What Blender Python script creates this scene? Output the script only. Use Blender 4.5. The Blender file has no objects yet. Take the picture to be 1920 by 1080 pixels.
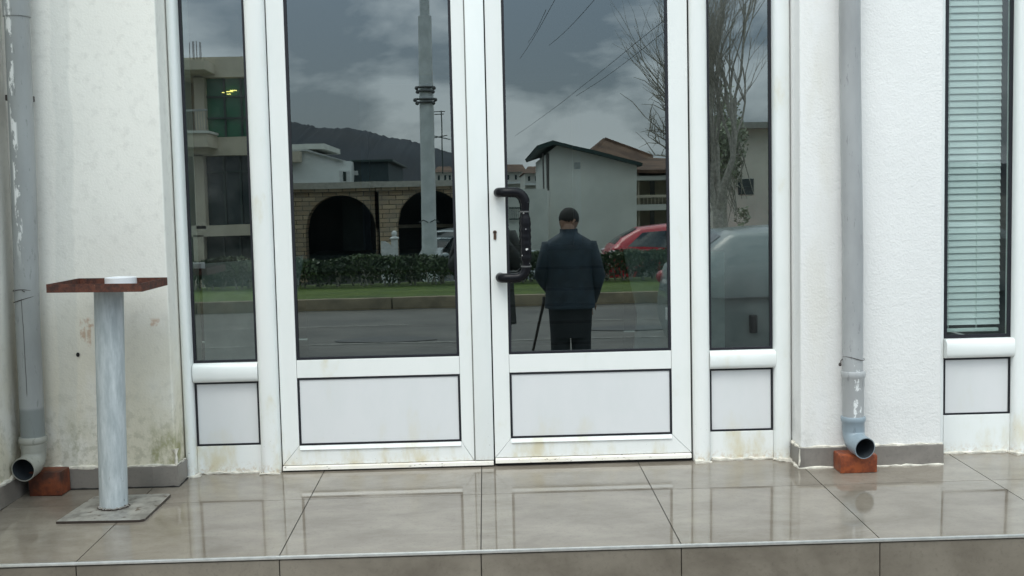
import bpy, bmesh, math, random
from mathutils import Vector, Matrix
from math import radians as R, sin, cos, pi
random.seed(7)
S = bpy.context.scene
COL = S.collection

# ------------------------------------------------------------------ camera
CAM = Vector((0.0, -4.24, 0.9953))
cd = bpy.data.cameras.new('camera'); cam = bpy.data.objects.new('camera', cd); COL.objects.link(cam)
cam.location = CAM
cam.rotation_euler = (R(85.74815), R(1.28539), R(-1.36057))
cd.sensor_width = 36; cd.lens = 2100/1920*36; cd.clip_start = .02; cd.clip_end = 9000
S.camera = cam

# ------------------------------------------------------------------ view, sky and sun
S.view_settings.view_transform = 'Standard'; S.view_settings.look = 'None'
S.view_settings.exposure = 0.31; S.view_settings.gamma = 1
SUN_EL, SUN_AZ = 58, 205          # overcast: a broad veiled sun from the street side
w = bpy.data.worlds.new('World'); S.world = w; w.use_nodes = True
nt = w.node_tree; nd = nt.nodes; lk = nt.links
for n in list(nd): nd.remove(n)
def wn(t, **k):
    n = nd.new(t)
    for a, b in k.items(): setattr(n, a, b)
    return n
wo = wn('ShaderNodeOutputWorld'); bg1 = wn('ShaderNodeBackground'); bg2 = wn('ShaderNodeBackground'); add = wn('ShaderNodeAddShader')
sky = wn('ShaderNodeTexSky', sky_type='NISHITA', sun_disc=False, sun_elevation=R(SUN_EL), sun_rotation=R(SUN_AZ), dust_density=3)
lk.new(sky.outputs[0], bg1.inputs[0]); bg1.inputs[1].default_value = .05  # thin Nishita daylight under the cloud layer
tc = wn('ShaderNodeTexCoord'); mp = wn('ShaderNodeMapping'); mp.inputs['Scale'].default_value = (1.5, 1.5, 3.4)
mp.inputs['Location'].default_value = (.55, .1, .62)
no = wn('ShaderNodeTexNoise'); no.inputs['Scale'].default_value = 3.8; no.inputs['Detail'].default_value = 6; no.inputs['Roughness'].default_value = .55
no.inputs['Distortion'].default_value = .25
rp = wn('ShaderNodeValToRGB')
rp.color_ramp.elements[0].position = .43; rp.color_ramp.elements[0].color = (.24, .37, .50, 1)
rp.color_ramp.elements[1].position = .575; rp.color_ramp.elements[1].color = (1.05, 1.22, 1.36, 1)
lk.new(tc.outputs['Generated'], mp.inputs[0]); lk.new(mp.outputs[0], no.inputs[0]); lk.new(no.outputs[0], rp.inputs[0])
sx = wn('ShaderNodeSeparateXYZ'); lk.new(tc.outputs['Generated'], sx.inputs[0])
# overcast sky: much brighter high up than near the horizon, with a paler strip on the horizon itself
g = wn('ShaderNodeValToRGB'); g.color_ramp.interpolation = 'B_SPLINE'
while len(g.color_ramp.elements) < 5: g.color_ramp.elements.new(.5)
for e, (p, v) in zip(g.color_ramp.elements, ((0, .2), (.5, .95), (.53, .62), (.60, .50), (.8, 1.0))):
    e.position = p; e.color = (v/2, v/2, v/2, 1)
g.color_ramp.elements[4].color = (1.16, 1.03, .90, 1)
ma = wn('ShaderNodeMath', operation='MULTIPLY_ADD'); ma.inputs[1].default_value = .5; ma.inputs[2].default_value = .5
lk.new(sx.outputs[2], ma.inputs[0]); lk.new(ma.outputs[0], g.inputs[0])
mx = wn('ShaderNodeMix', data_type='RGBA', blend_type='MULTIPLY'); mx.inputs[0].default_value = 1
lk.new(rp.outputs[0], mx.inputs[6]); lk.new(g.outputs[0], mx.inputs[7])
lk.new(mx.outputs[2], bg2.inputs[0]); bg2.inputs[1].default_value = 1.9
lk.new(bg1.outputs[0], add.inputs[0]); lk.new(bg2.outputs[0], add.inputs[1]); lk.new(add.outputs[0], wo.inputs[0])
sl = bpy.data.lights.new('sun', 'SUN'); sl.energy = .8; sl.angle = R(25); sl.color = (1, .97, .92)
so = bpy.data.objects.new('sun', sl); COL.objects.link(so); so.rotation_euler = (R(90-SUN_EL), 0, R(-20)); so.location = (0, -6, 8)

# ------------------------------------------------------------------ material helper
class NT:
    def __init__(s, name):
        s.m = bpy.data.materials.new(name); s.m.use_nodes = True
        s.t = s.m.node_tree; s.n = s.t.nodes; s.b = s.n['Principled BSDF']; s.o = s.n['Material Output']
        s.geo = s.n.new('ShaderNodeNewGeometry')
    def link(s, a, b): s.t.links.new(a, b)
    def setin(s, sock, v):
        if hasattr(v, 'is_linked') or isinstance(v, bpy.types.NodeSocket): s.link(v, sock)
        else: sock.default_value = v
    def pos(s, sc=(1, 1, 1), loc=(0, 0, 0), rot=(0, 0, 0)):
        m = s.n.new('ShaderNodeMapping'); s.link(s.geo.outputs['Position'], m.inputs[0])
        m.inputs['Scale'].default_value = sc; m.inputs['Location'].default_value = loc; m.inputs['Rotation'].default_value = rot
        return m.outputs[0]
    def obj(s, sc=(1, 1, 1)):
        tc = s.n.new('ShaderNodeTexCoord'); m = s.n.new('ShaderNodeMapping'); s.link(tc.outputs['Object'], m.inputs[0])
        m.inputs['Scale'].default_value = sc; return m.outputs[0]
    def noise(s, scale, vec=None, detail=4, rough=.55, dist=0):
        n = s.n.new('ShaderNodeTexNoise'); n.inputs['Scale'].default_value = scale; n.inputs['Detail'].default_value = detail
        n.inputs['Roughness'].default_value = rough; n.inputs['Distortion'].default_value = dist
        s.link(vec if vec else s.geo.outputs['Position'], n.inputs[0]); return n.outputs[0]
    def math(s, op, a, b=0., c=0., clamp=False):
        n = s.n.new('ShaderNodeMath'); n.operation = op; n.use_clamp = clamp
        s.setin(n.inputs[0], a); s.setin(n.inputs[1], b)
        if len(n.inputs) > 2: s.setin(n.inputs[2], c)
        return n.outputs[0]
    def step(s, v, a, b, o0=0., o1=1.):
        n = s.n.new('ShaderNodeMapRange'); n.interpolation_type = 'SMOOTHSTEP'
        s.setin(n.inputs[0], v); n.inputs[1].default_value = a; n.inputs[2].default_value = b
        n.inputs[3].default_value = o0; n.inputs[4].default_value = o1; return n.outputs[0]
    def mix(s, f, a, b, mode='MIX'):
        n = s.n.new('ShaderNodeMix'); n.data_type = 'RGBA'; n.blend_type = mode
        s.setin(n.inputs[0], f)
        for i, v in ((6, a), (7, b)):
            if isinstance(v, (tuple, list)): v = (*v[:3], 1)
            s.setin(n.inputs[i], v)
        return n.outputs[2]
    def xyz(s):
        n = s.n.new('ShaderNodeSeparateXYZ'); s.link(s.geo.outputs['Position'], n.inputs[0]); return n.outputs
    def band(s, v, c, w_, soft):    # 1 inside c +- w_
        return s.step(s.math('ABSOLUTE', s.math('SUBTRACT', v, c)), w_, w_+soft, 1., 0.)
    def bump(s, h, strength=.3, dist=.01):
        n = s.n.new('ShaderNodeBump'); n.inputs['Strength'].default_value = strength; n.inputs['Distance'].default_value = dist
        s.link(h, n.inputs['Height']); s.link(n.outputs[0], s.b.inputs['Normal'])
    def done(s, col=None, rough=.5, metal=0., spec=.5, coat=0.):
        if col is not None:
            if isinstance(col, tuple): s.b.inputs['Base Color'].default_value = (*col[:3], 1)
            else: s.link(col, s.b.inputs['Base Color'])
        s.setin(s.b.inputs['Roughness'], rough); s.b.inputs['Metallic'].default_value = metal
        s.b.inputs['Specular IOR Level'].default_value = spec; s.b.inputs['Coat Weight'].default_value = coat
        return s.m
def simple(name, col, rough=.6, metal=0, var=.12, scale=12, bump=.15, spec=.5, coat=0.):
    t = NT(name); n = t.noise(scale, detail=5)
    c = t.mix(t.step(n, .3, .7), tuple(x*(1-var) for x in col), tuple(min(.9, x*(1+var)) for x in col))
    if bump: t.bump(t.noise(scale*4), bump, .004)
    return t.done(c, rough, metal, spec, coat)
def emis(name, col, st):
    t = NT(name); t.b.inputs['Emission Color'].default_value = (*col, 1); t.b.inputs['Emission Strength'].default_value = st
    return t.done(col, .5)
M = {}

# white PVC frames: clean up high, grime and rusty drips in the lowest 30 cm
def pvc(name, base, dirt_amt, rough=.28):
    t = NT(name); X, Y, Z = t.xyz()
    low = t.step(Z, .0, .30, 1., 0.)
    n1 = t.noise(9, t.pos((1, 1, .45)), 6, .6); n2 = t.noise(60, None, 5, .7); n3 = t.noise(170, t.pos((1, 1, .7)), 3, .6)
    c = t.mix(t.step(n1, .35, .7), base, tuple(b*k for b, k in zip(base, (.965, .975, .97))))
    ym = t.math('MULTIPLY', t.step(t.math('MULTIPLY_ADD', low, .16, n1), .60, .86), dirt_amt, clamp=True)
    c = t.mix(ym, c, (.66, .60, .44))
    rim = t.math('MULTIPLY', t.step(Z, .0, .05, 1., 0.), t.step(n2, .45, .62))
    c = t.mix(t.math('MULTIPLY', rim, .55*dirt_amt, clamp=True), c, (.50, .36, .22))
    sp = t.math('MULTIPLY', t.step(n3, .69, .73), t.math('ADD', t.math('MULTIPLY', low, .8), .0))
    c = t.mix(t.math('MULTIPLY', sp, min(1, dirt_amt+.1)), c, (.16, .14, .12))
    t.bump(n2, .04, .002)
    return t.done(c, rough)
M['pvc'] = pvc('white_pvc', (.82, .835, .815), .75)
M['pvc_old'] = pvc('white_pvc_weathered', (.805, .81, .785), 1.0, .34)
M['panel'] = pvc('white_panel', (.70, .70, .70), .35, .38)
# worn bottom weather bar with flaked paint
t = NT('flaked_white_bar'); n = t.noise(55, t.pos((1, 1, 3)), 5, .7)
c = t.mix(t.step(t.noise(7), .4, .7), (.80, .76, .69), (.72, .66, .55))
c = t.mix(t.step(n, .62, .66), c, (.13, .10, .08)); c = t.mix(t.step(t.noise(3.1, t.pos((1, 1, 1), (4, 0, 0))), .62, .72), c, (.45, .25, .12))
M['bar'] = t.done(c, .4)
M['gasket'] = simple('black_rubber_gasket', (.006, .006, .011), .5, bump=0)
M['void'] = simple('dark_gap', (.012, .010, .009), .8, bump=0)
M['seam'] = simple('grey_seam', (.22, .22, .21), .7, bump=0)

def stucco(name, base, stains, bumpk=.5):
    t = NT(name); X, Y, Z = t.xyz()
    n0 = t.noise(3.2, t.pos((1, 1, .5)), 5, .6); n1 = t.noise(26, None, 6, .65); n2 = t.noise(130, None, 4, .6)
    c = t.mix(t.step(n0, .32, .68), tuple(b*.95 for b in base), base)
    if stains:
        # yellowish ageing on the lower half, big paint roller patches
        age = t.math('MULTIPLY', t.step(Z, .1, 1.0, 1., 0.), t.step(t.noise(5, t.pos((1, 1, .6), (3, 1, 2)), 5), .30, .62))
        c = t.mix(t.math('MULTIPLY', age, .6), c, (.66, .59, .42))
        # strip of a colder grey repaint beside the pipe
        edge = t.math('MULTIPLY_ADD', n0, .10, t.math('MULTIPLY', Z, -.035))
        xs = t.math('ADD', X, edge)
        c = t.mix(t.math('MULTIPLY', t.band(xs, -1.50, .026, .012), .26), c, (.56, .57, .54))
        c = t.mix(t.math('MULTIPLY', t.step(n1, .5, .66), .16), c, (.42, .40, .36))
        # moss low down
        moss = t.math('MULTIPLY', t.step(Z, .10, .30, 1., 0.), t.step(t.noise(9, t.pos((1, 1, .55), (1.2, 0, .3)), 6, .7), .45, .66))
        left = t.math('ADD', t.band(X, -1.45, .08, .08), t.band(X, -1.19, .04, .08), clamp=True)
        c = t.mix(t.math('MULTIPLY', t.math('MULTIPLY', moss, left), .8, clamp=True), c, (.20, .20, .045))
        gr = t.math('MULTIPLY', t.step(Z, .1, .42, 1., 0.), t.step(n1, .48, .60))
        c = t.mix(t.math('MULTIPLY', gr, .26), c, (.27, .26, .14))
        # rust drips
        for (x, z, hw, hh) in ((-1.475, .575, .006, .035), (-1.455, .565, .004, .05), (-1.215, .60, .016, .006), (-1.46, .60, .02, .006)):
            rr = t.math('MULTIPLY', t.math('MULTIPLY', t.band(t.math('ADD', X, t.math('MULTIPLY', n0, .06)), x+.03, hw, .006), t.band(t.math('ADD', Z, t.math('MULTIPLY', n1, .04)), z+.02, hh, .012)), t.step(n1, .42, .58))
            c = t.mix(t.math('MULTIPLY', rr, .5), c, (.45, .20, .07))
    else:
        gr = t.math('MULTIPLY', t.step(Z, .07, .34, 1., 0.), t.step(t.noise(7, None, 6, .7), .50, .70))
        c = t.mix(t.math('MULTIPLY', gr, .45), c, (.40, .40, .38))
        yl = t.math('MULTIPLY', t.band(X, 1.22, .02, .06), t.step(t.noise(9, t.pos((1, 1, .3))), .35, .65))
        c = t.mix(t.math('MULTIPLY', yl, .25), c, (.60, .55, .42))
    h = t.math('ADD', t.math('MULTIPLY', n1, .6), t.math('MULTIPLY', n2, .55))
    t.bump(h, bumpk, .008)
    return t.done(c, .85, spec=.2)
M['stucco_left'] = stucco('cream_plaster', (.84, .82, .76), True, .28)
M['stucco'] = stucco('white_rough_plaster', (.84, .83, .81), False, .45)

def tile(name, a, b, wet, rough):
    t = NT(name); X, Y, Z = t.xyz()
    # per-tile tone from cell index
    ci = t.math('FLOOR', t.math('DIVIDE', t.math('ADD', X, .038), .602)); cj = t.math('FLOOR', t.math('DIVIDE', t.math('ADD', Y, .372), .582))
    wv = t.n.new('ShaderNodeTexWhiteNoise'); wv.noise_dimensions = '2D'; cb = t.n.new('ShaderNodeCombineXYZ')
    t.link(ci, cb.inputs[0]); t.link(cj, cb.inputs[1]); t.link(cb.outputs[0], wv.inputs[0])
    n0 = t.noise(3.4, t.pos((1, 1.6, 1)), 7, .62, .6); n1 = t.noise(11, t.pos((.75, 1.4, 1.4)), 7, .7, .2); n2 = t.noise(90, None, 4, .7)
    v = t.math('ADD', t.math('MULTIPLY', n0, .65), t.math('MULTIPLY', n1, .35))
    c = t.mix(t.step(v, .28, .70), a, b)
    c = t.mix(t.math('MULTIPLY', t.math('SUBTRACT', wv.outputs[0], .3), .35, clamp=True), c, tuple(x*.72 for x in a))
    c = t.mix(t.math('MULTIPLY', t.step(n2, .52, .72), .30), c, tuple(x*.55 for x in a))
    t.bump(t.math('ADD', t.math('MULTIPLY', n1, .5), t.math('MULTIPLY', n2, .25)), .022 if wet else .12, .002)
    r = t.step(n0, .35, .65, rough[0], rough[1])
    return t.done(c, r, spec=.5, coat=.0)
M['tile'] = tile('wet_porcelain_tile', (.155, .130, .103), (.275, .240, .198), True, (.012, .075))
M['riser'] = tile('riser_porcelain_tile', (.125, .104, .080), (.235, .203, .160), False, (.35, .55))
M['skirt'] = tile('skirting_tile', (.15, .135, .12), (.25, .225, .20), False, (.3, .5))
M['grout'] = simple('dirty_grout', (.05, .042, .035), .9)
M['sealant'] = simple('old_white_sealant', (.62, .58, .50), .7, var=.25, scale=30, bump=.4)
M['trim'] = simple('aluminium_edge_trim', (.70, .69, .66), .3, .8, .10, 25, 0)

def pipe_mat(name, base, paint, sc=1.0):
    t = NT(name); X, Y, Z = t.xyz()
    n0 = t.noise(5, t.pos((1, 1, .35)), 5, .6); n1 = t.noise(60, t.pos((1.4, 1, .28)), 4, .65)
    c = t.mix(t.step(n0, .3, .7), tuple(b*.84 for b in base), tuple(b*1.1 for b in base))
    c = t.mix(t.math('MULTIPLY', t.step(n1, .62, .66), .5), c, tuple(b*.55 for b in base))
    if paint == 1:      # white scuffs down the middle of the pipe
        m_ = t.math('MULTIPLY', t.band(X, -1.636, .007, .008), t.math('MULTIPLY', t.step(t.noise(30, t.pos((1, 1, .35), (0, 0, 5)), 5, .7), .50, .55), t.step(Z, .78, 1.0)))
        c = t.mix(m_, c, (.72, .72, .70))
        ln = t.math('MULTIPLY', t.band(t.math('ADD', X, t.math('MULTIPLY', t.noise(3), .012)), -1.634, .0008, .001), t.band(Z, .53, .16, .02))
        c = t.mix(ln, c, (.06, .06, .06))
        dk = t.math('MULTIPLY', t.step(Z, .30, .315, 1., 0.), t.step(Z, .20, .21)); c = t.mix(t.math('MULTIPLY', dk, .7), c, (.15, .17, .165))
    if paint == 2:
        m_ = t.math('MULTIPLY', t.band(X, 1.340, .012, .006), t.math('MULTIPLY', t.step(t.noise(45, t.pos((1, 1, .5), (0, 0, 2)), 4, .7), .57, .60), t.step(Z, .48, .34)))
        c = t.mix(m_, c, (.74, .75, .74))
    return t.done(c, .36)
M['pipe_left'] = pipe_mat('scuffed_grey_plastic', (.29, .30, .295), 1)
M['pipe_right'] = pipe_mat('grey_plastic', (.34, .345, .345), 2)
M['pipe_blue'] = pipe_mat('blue_grey_plastic', (.235, .285, .32), 0)
M['pipe_pale'] = pipe_mat('pale_grey_plastic', (.31, .31, .275), 0)
M['wire'] = simple('rusty_wire', (.06, .05, .045), .6, .4)
# brick with paint-worn orange
t = NT('orange_red_brick'); n = t.noise(22, None, 6, .65)
c = t.mix(t.step(n, .35, .62), (.15, .032, .012), (.31, .072, .020)); c = t.mix(t.step(t.noise(55), .62, .7), c, (.10, .035, .02))
t.bump(n, .5, .004); X, Y, Z = t.xyz(); c = t.mix(t.math('MULTIPLY', t.step(X, -1.2, -1.3), t.step(t.noise(14), .32, .58, 1., .45)), c, (.045, .016, .010)); M['brick'] = t.done(c, .5)  # left brick darker: stains plus the corner's shade put into its colour
# rust
t = NT('rusty_iron'); n = t.noise(45, None, 7, .7)
c = t.mix(t.step(n, .35, .6), (.036, .013, .009), (.105, .031, .016)); c = t.mix(t.step(t.noise(150), .66, .74), c, (.22, .11, .06))
t.bump(n, .6, .003); M['rust'] = t.done(c, .75)
# brushed grey paint of the post
t = NT('brushed_grey_paint'); X, Y, Z = t.xyz()
n = t.noise(34, t.pos((1.5, 1.5, .26)), 6, .7); n2 = t.noise(40, t.pos((1, 1, .5)), 5, .75)
c = t.mix(t.step(n, .34, .66), (.34, .375, .385), (.48, .515, .525)); c = t.mix(t.math('MULTIPLY', t.step(n, .60, .72), .6), c, (.60, .63, .63))
ch = t.math('MULTIPLY', t.step(n2, .63, .66), t.math('ADD', t.step(Z, .66, .78), t.math('MULTIPLY', t.step(Z, .2, .0), .8), clamp=True))
c = t.mix(ch, c, (.13, .13, .13)); t.bump(n, .15, .002); M['post'] = t.done(c, .42)
t = NT('worn_steel_plate'); n = t.noise(16, None, 6, .65)
c = t.mix(t.step(n, .35, .62), (.15, .14, .125), (.31, .295, .265)); c = t.mix(t.step(t.noise(30, t.pos((1, 1, 1), (2, 0, 0))), .6, .68), c, (.08, .055, .04))
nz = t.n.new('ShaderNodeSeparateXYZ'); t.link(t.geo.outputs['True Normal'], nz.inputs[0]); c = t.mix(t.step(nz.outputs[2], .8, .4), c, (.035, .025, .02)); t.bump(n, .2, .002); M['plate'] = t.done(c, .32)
M['lid'] = simple('white_enamel', (.74, .75, .76), .3, var=.06)
t = NT('black_chipped_paint'); n = t.noise(60, t.obj(), 2, .5)
c = t.mix(t.step(n, .71, .73), (.008, .008, .010), (.62, .60, .58)); M['black_handle'] = t.done(c, .22, spec=.14)
M['brass'] = simple('dull_brass', (.16, .10, .07), .4, .7)
M['dark_plastic'] = simple('black_plastic', (.01, .01, .012), .35, bump=0)

def glass(name, tint, ior, dirt=.0):
    t = NT(name); t.n.remove(t.b)
    tr = t.n.new('ShaderNodeBsdfTransparent'); tr.inputs[0].default_value = (*tint, 1)
    gl = t.n.new('ShaderNodeBsdfGlossy'); gl.inputs['Roughness'].default_value = 0; gl.inputs[0].default_value = (.93, 1, .98, 1)
    vd = t.n.new('ShaderNodeVectorMath'); vd.operation = 'DOT_PRODUCT'; t.link(t.geo.outputs['Incoming'], vd.inputs[0]); t.link(t.geo.outputs['Normal'], vd.inputs[1])
    cs = t.math('SUBTRACT', 1., t.math('ABSOLUTE', vd.outputs['Value']), clamp=True)
    f_ = t.math('MULTIPLY_ADD', t.math('POWER', cs, 5.), 1-ior, ior)
    mx = t.n.new('ShaderNodeMixShader'); t.link(f_, mx.inputs[0]); t.link(tr.outputs[0], mx.inputs[1]); t.link(gl.outputs[0], mx.inputs[2])
    bp = t.n.new('ShaderNodeBump'); bp.inputs['Strength'].default_value = .012; bp.inputs['Distance'].default_value = .01
    t.link(t.noise(2.2, None, 2), bp.inputs['Height']); t.link(bp.outputs[0], gl.inputs['Normal'])
    last = mx.outputs[0]
    if dirt:
        df = t.n.new('ShaderNodeBsdfDiffuse'); df.inputs[0].default_value = (.5, .52, .5, 1)
        m2 = t.n.new('ShaderNodeMixShader'); t.link(t.math('MULTIPLY', t.step(t.noise(4, None, 6, .7), .3, .8), dirt), m2.inputs[0])
        t.link(last, m2.inputs[1]); t.link(df.outputs[0], m2.inputs[2]); last = m2.outputs[0]
    t.link(last, t.o.inputs[0]); return t.m
M['glass'] = glass('door_glass', (.36, .45, .44), .26, .004)
M['glass_side'] = glass('side_glass', (.40, .50, .46), .27, .07)
M['glass_window'] = glass('window_glass', (.74, .83, .81), .09, .08)

# ------------------------------------------------------------------ mesh helper
class MB:
    def __init__(s): s.bm = bmesh.new(); s.sm = set()
    def box(s, x0, x1, y0, y1, z0, z1, bev=0., seg=2):
        vs = [s.bm.verts.new((x, y, z)) for x in (x0, x1) for y in (y0, y1) for z in (z0, z1)]
        fs = [s.bm.faces.new([vs[i] for i in q]) for q in ((0, 1, 3, 2), (4, 6, 7, 5), (0, 4, 5, 1), (2, 3, 7, 6), (0, 2, 6, 4), (1, 5, 7, 3))]
        if bev:
            es = {e for f in fs for e in f.edges}
            bmesh.ops.bevel(s.bm, geom=list(es), offset=bev, segments=seg, affect='EDGES', profile=.5)
        return s
    def quad(s, *p): s.bm.faces.new([s.bm.verts.new(q) for q in p]); return s
    def prism(s, poly, axis, a, b, bev=0., seg=2):
        # poly: 2D points in the two other axes (in x,y,z order), extruded along axis a..b
        def P(u, v, k): return {0: (k, u, v), 1: (u, k, v), 2: (u, v, k)}[axis]
        A = [s.bm.verts.new(P(u, v, a)) for u, v in poly]; B = [s.bm.verts.new(P(u, v, b)) for u, v in poly]
        n = len(poly); fs = [s.bm.faces.new(A[::-1]), s.bm.faces.new(B)]
        for i in range(n): fs.append(s.bm.faces.new((A[i], A[(i+1) % n], B[(i+1) % n], B[i])))
        if bev:
            es = {e for f in fs[:2] for e in f.edges} 
            bmesh.ops.bevel(s.bm, geom=list(es), offset=bev, segments=seg, affect='EDGES', profile=.5)
        return s
    def rings(s, rings, close=True, cap=True):
        rv = [[s.bm.verts.new(p) for p in r] for r in rings]
        n = len(rv[0])
        for a, b in zip(rv, rv[1:]):
            for i in range(n if close else n-1):
                s.bm.faces.new((a[i], a[(i+1) % n], b[(i+1) % n], b[i]))
        if cap and close: s.bm.faces.new(rv[0][::-1]); s.bm.faces.new(rv[-1])
        return s
    def tube(s, pts, r, seg=12, cap=True, sx=1.):
        pts = [Vector(p) for p in pts]; rs = r if isinstance(r, (list, tuple)) else [r]*len(pts)
        up = None; out = []
        for i, p in enumerate(pts):
            d = (pts[min(i+1, len(pts)-1)]-pts[max(i-1, 0)]).normalized()
            if up is None: up = Vector((0, 0, 1)) if abs(d.z) < .9 else Vector((0, 1, 0))
            u = (up-d*up.dot(d)).normalized(); v = d.cross(u); up = u
            out.append([p+u*(rs[i]*cos(2*pi*k/seg))+v*(rs[i]*sin(2*pi*k/seg)*sx) for k in range(seg)])
        return s.rings(out, True, cap)
    def lathe(s, prof, c=(0, 0), seg=32, cap=True):
        return s.rings([[(c[0]+r*cos(2*pi*k/seg), c[1]+r*sin(2*pi*k/seg), z) for k in range(seg)] for r, z in prof], True, cap)
    def ell(s, c, r, seg=16, n=10):
        rg = []
        for i in range(n+1):
            a = -pi/2+pi*i/n; k = max(cos(a), .02)
            rg.append([(c[0]+r[0]*k*cos(2*pi*j/seg), c[1]+r[1]*k*sin(2*pi*j/seg), c[2]+r[2]*sin(a)) for j in range(seg)])
        return s.rings(rg)
    def build(s, name, mat, parent=None, smooth=False, angle=40):
        bmesh.ops.recalc_face_normals(s.bm, faces=s.bm.faces[:])
        me = bpy.data.meshes.new(name)
        s.bm.to_mesh(me); s.bm.free()
        o = bpy.data.objects.new(name, me); COL.objects.link(o)
        me.materials.append(mat)
        if smooth:
            me.polygons.foreach_set('use_smooth', [True]*len(me.polygons)); me.set_sharp_from_angle(angle=R(angle))
        if parent:
            o.parent = parent; o.matrix_parent_inverse = Matrix.Translation(parent.location).inverted() if parent.type == 'EMPTY' and not parent.get('local') else Matrix()
            if parent.get('local') and parent.type == 'EMPTY': o.matrix_parent_inverse = Matrix()
        return o
def tag(o, label=None, cat=None, group=None, kind=None):
    if label: o['label'] = label
    if cat: o['category'] = cat
    if group: o['group'] = group
    if kind: o['kind'] = kind
    return o
def thing(name, label, cat, loc=(0, 0, 0), group=None, local=False, rz=0):
    o = bpy.data.objects.new(name, None); COL.objects.link(o); o.location = loc; o.rotation_euler = (0, 0, rz)
    o.empty_display_size = .1
    if local: o['local'] = 1
    return tag(o, label, cat, group)
def struct(o): o['kind'] = 'structure'; return o
def copy_tree(o, parent=None):
    c = o.copy(); COL.objects.link(c); c.parent = parent
    for ch in list(o.children): copy_tree(ch, c)
    return c
def bead(m, pts, r, jit=.5, n=40, seg=6):
    """irregular line of sealant through pts"""
    P = [Vector(p) for p in pts]; L = []; rs = []
    for a, b in zip(P, P[1:]):
        k = max(3, int((b-a).length/.02))
        for i in range(k): L.append(a.lerp(b, i/k)+Vector((random.uniform(-1, 1), random.uniform(-1, 1), random.uniform(-1, 1)))*r*jit*.5)
    L.append(P[-1]); rs = [r*(1+random.uniform(-jit, jit)) for _ in L]
    m.tube(L, rs, seg); return m

# ================================================================== THE PORCH
SL = .03195            # fall of the porch towards the street
def fz(y): return SL*y - .004
EDGE = -.954
X0, X1 = -1.71, 3.4
# tiles laid with 2.5 mm joints over a grout bed
b = MB(); b.prism([(EDGE+.012, fz(EDGE)-.004), (.06, fz(.06)-.004), (.06, -.05), (EDGE+.012, -.08)], 0, X0, X1)
bed = struct(b.build('porch_floor', M['grout']))
xs = [-.038+.602*k for k in range(-4, 7)]; ys = [EDGE+.006, -.372, .06]
m = MB(); gp = .0017
for i in range(len(xs)-1):
    for j in range(2):
        x0, x1 = max(xs[i], X0)+gp, min(xs[i+1], X1)-gp; y0, y1 = ys[j]+gp, ys[j+1]-gp
        if x1 <= x0: continue
        m.rings([[(x0, y0, fz(y0)-.003), (x1, y0, fz(y0)-.003), (x1, y1, fz(y1)-.003), (x0, y1, fz(y1)-.003)],
                 [(x0, y0, fz(y0)), (x1, y0, fz(y0)), (x1, y1, fz(y1)), (x0, y1, fz(y1))]])
m.build('floor_tiles', M['tile'], bed)
m = MB()
for i in range(len(xs)-1):
    x0, x1 = max(xs[i], X0)+gp+.004*0, min(xs[i+1], X1)-gp
    m.box(x0, x1, EDGE+.002, EDGE+.010, -.33, fz(EDGE)-.013)
m.build('riser_tiles', M['riser'], bed)
m = MB(); m.box(X0, X1, EDGE+.0105, EDGE+.03, -.34, fz(EDGE)-.02); m.build('riser_bed', M['grout'], bed)
m = MB(); m.box(X0, X1, EDGE-.003, EDGE+.006, fz(EDGE)-.0085, fz(EDGE)+.0012, .0015); m.build('edge_trim', M['trim'], bed, True)
# lower step down to the street
m = MB(); m.box(-1.71, 3.4, -1.27, -.944, -.60, -.331, .004); struct(m.build('lower_step', M['riser']))

# ------------------------------------------------------------------ walls beside the door
lw = thing('plaster_wall', 'cream plaster wall stained with moss and rust behind the ashtray stand', 'wall', (-1.44, -.155, 0))
def pier(m, x0, x1, y0, y1, z0, z1, bow=0.):
    m.box(x0, x1, y0, y1, z0, z1, .006, 3)
m = MB(); pier(m, -1.90, -1.160, -.155, .30, -.02, 3.0); m.build('pier', M['stucco_left'], lw, True)
m = MB(); m.box(-1.703, -1.148, -.166, -.1565, fz(-.16)+.001, .068, .0015); m.box(-1.1585, -1.148, -.1563, -.045, fz(-.1)+.001, .068, .0015)
m.build('skirting', M['skirt'], lw)
m = MB(); bead(m, [(-1.70, -.158, .071), (-1.40, -.159, .070), (-1.155, -.159, .070)], .0065, .7); bead(m, [(-1.155, -.158, .07), (-1.152, -.05, .07)], .006, .7)
bead(m, [(-1.153, -.157, .075), (-1.158, -.157, .13)], .008, .8)
m.build('sealant_bead', M['sealant'], lw, True)
m = MB(); bead(m, [(-1.70, -.168, fz(-.17)+.001), (-1.148, -.168, fz(-.17)+.001), (-1.146, -.05, fz(-.05)+.001)], .0035, .5); m.build('dirt_line', M['void'], lw, True)
m = MB(); m.lathe([(.007, 0), (.0085, .003), (.004, .0035)], seg=10)
for v in m.bm.verts: v.co = Vector((v.co.x*.8-1.494, -.157-v.co.z, v.co.y+.487))
m.build('drill_hole', M['void'], lw)

sw = thing('side_wall', 'white plaster wall at the far left running out towards the street', 'wall', (-1.9, -.7, 0))
m = MB(); pier(m, -2.3, -1.705, -1.3, -.157, -.6, 3.0); m.build('pier', M['stucco_left'], sw, True)
m = MB(); m.box(-1.7035, -1.694, -.50, -.168, fz(-.3), .062, .0015); m.box(-1.7035, -1.694, -.94, -.504, fz(-.8), .058, .0015); m.build('skirting', M['skirt'], sw)
m = MB(); bead(m, [(-1.703, -.18, .066), (-1.703, -.60, .061), (-1.703, -.94, .06)], .007, .7); m.build('sealant_bead', M['sealant'], sw, True)

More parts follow.
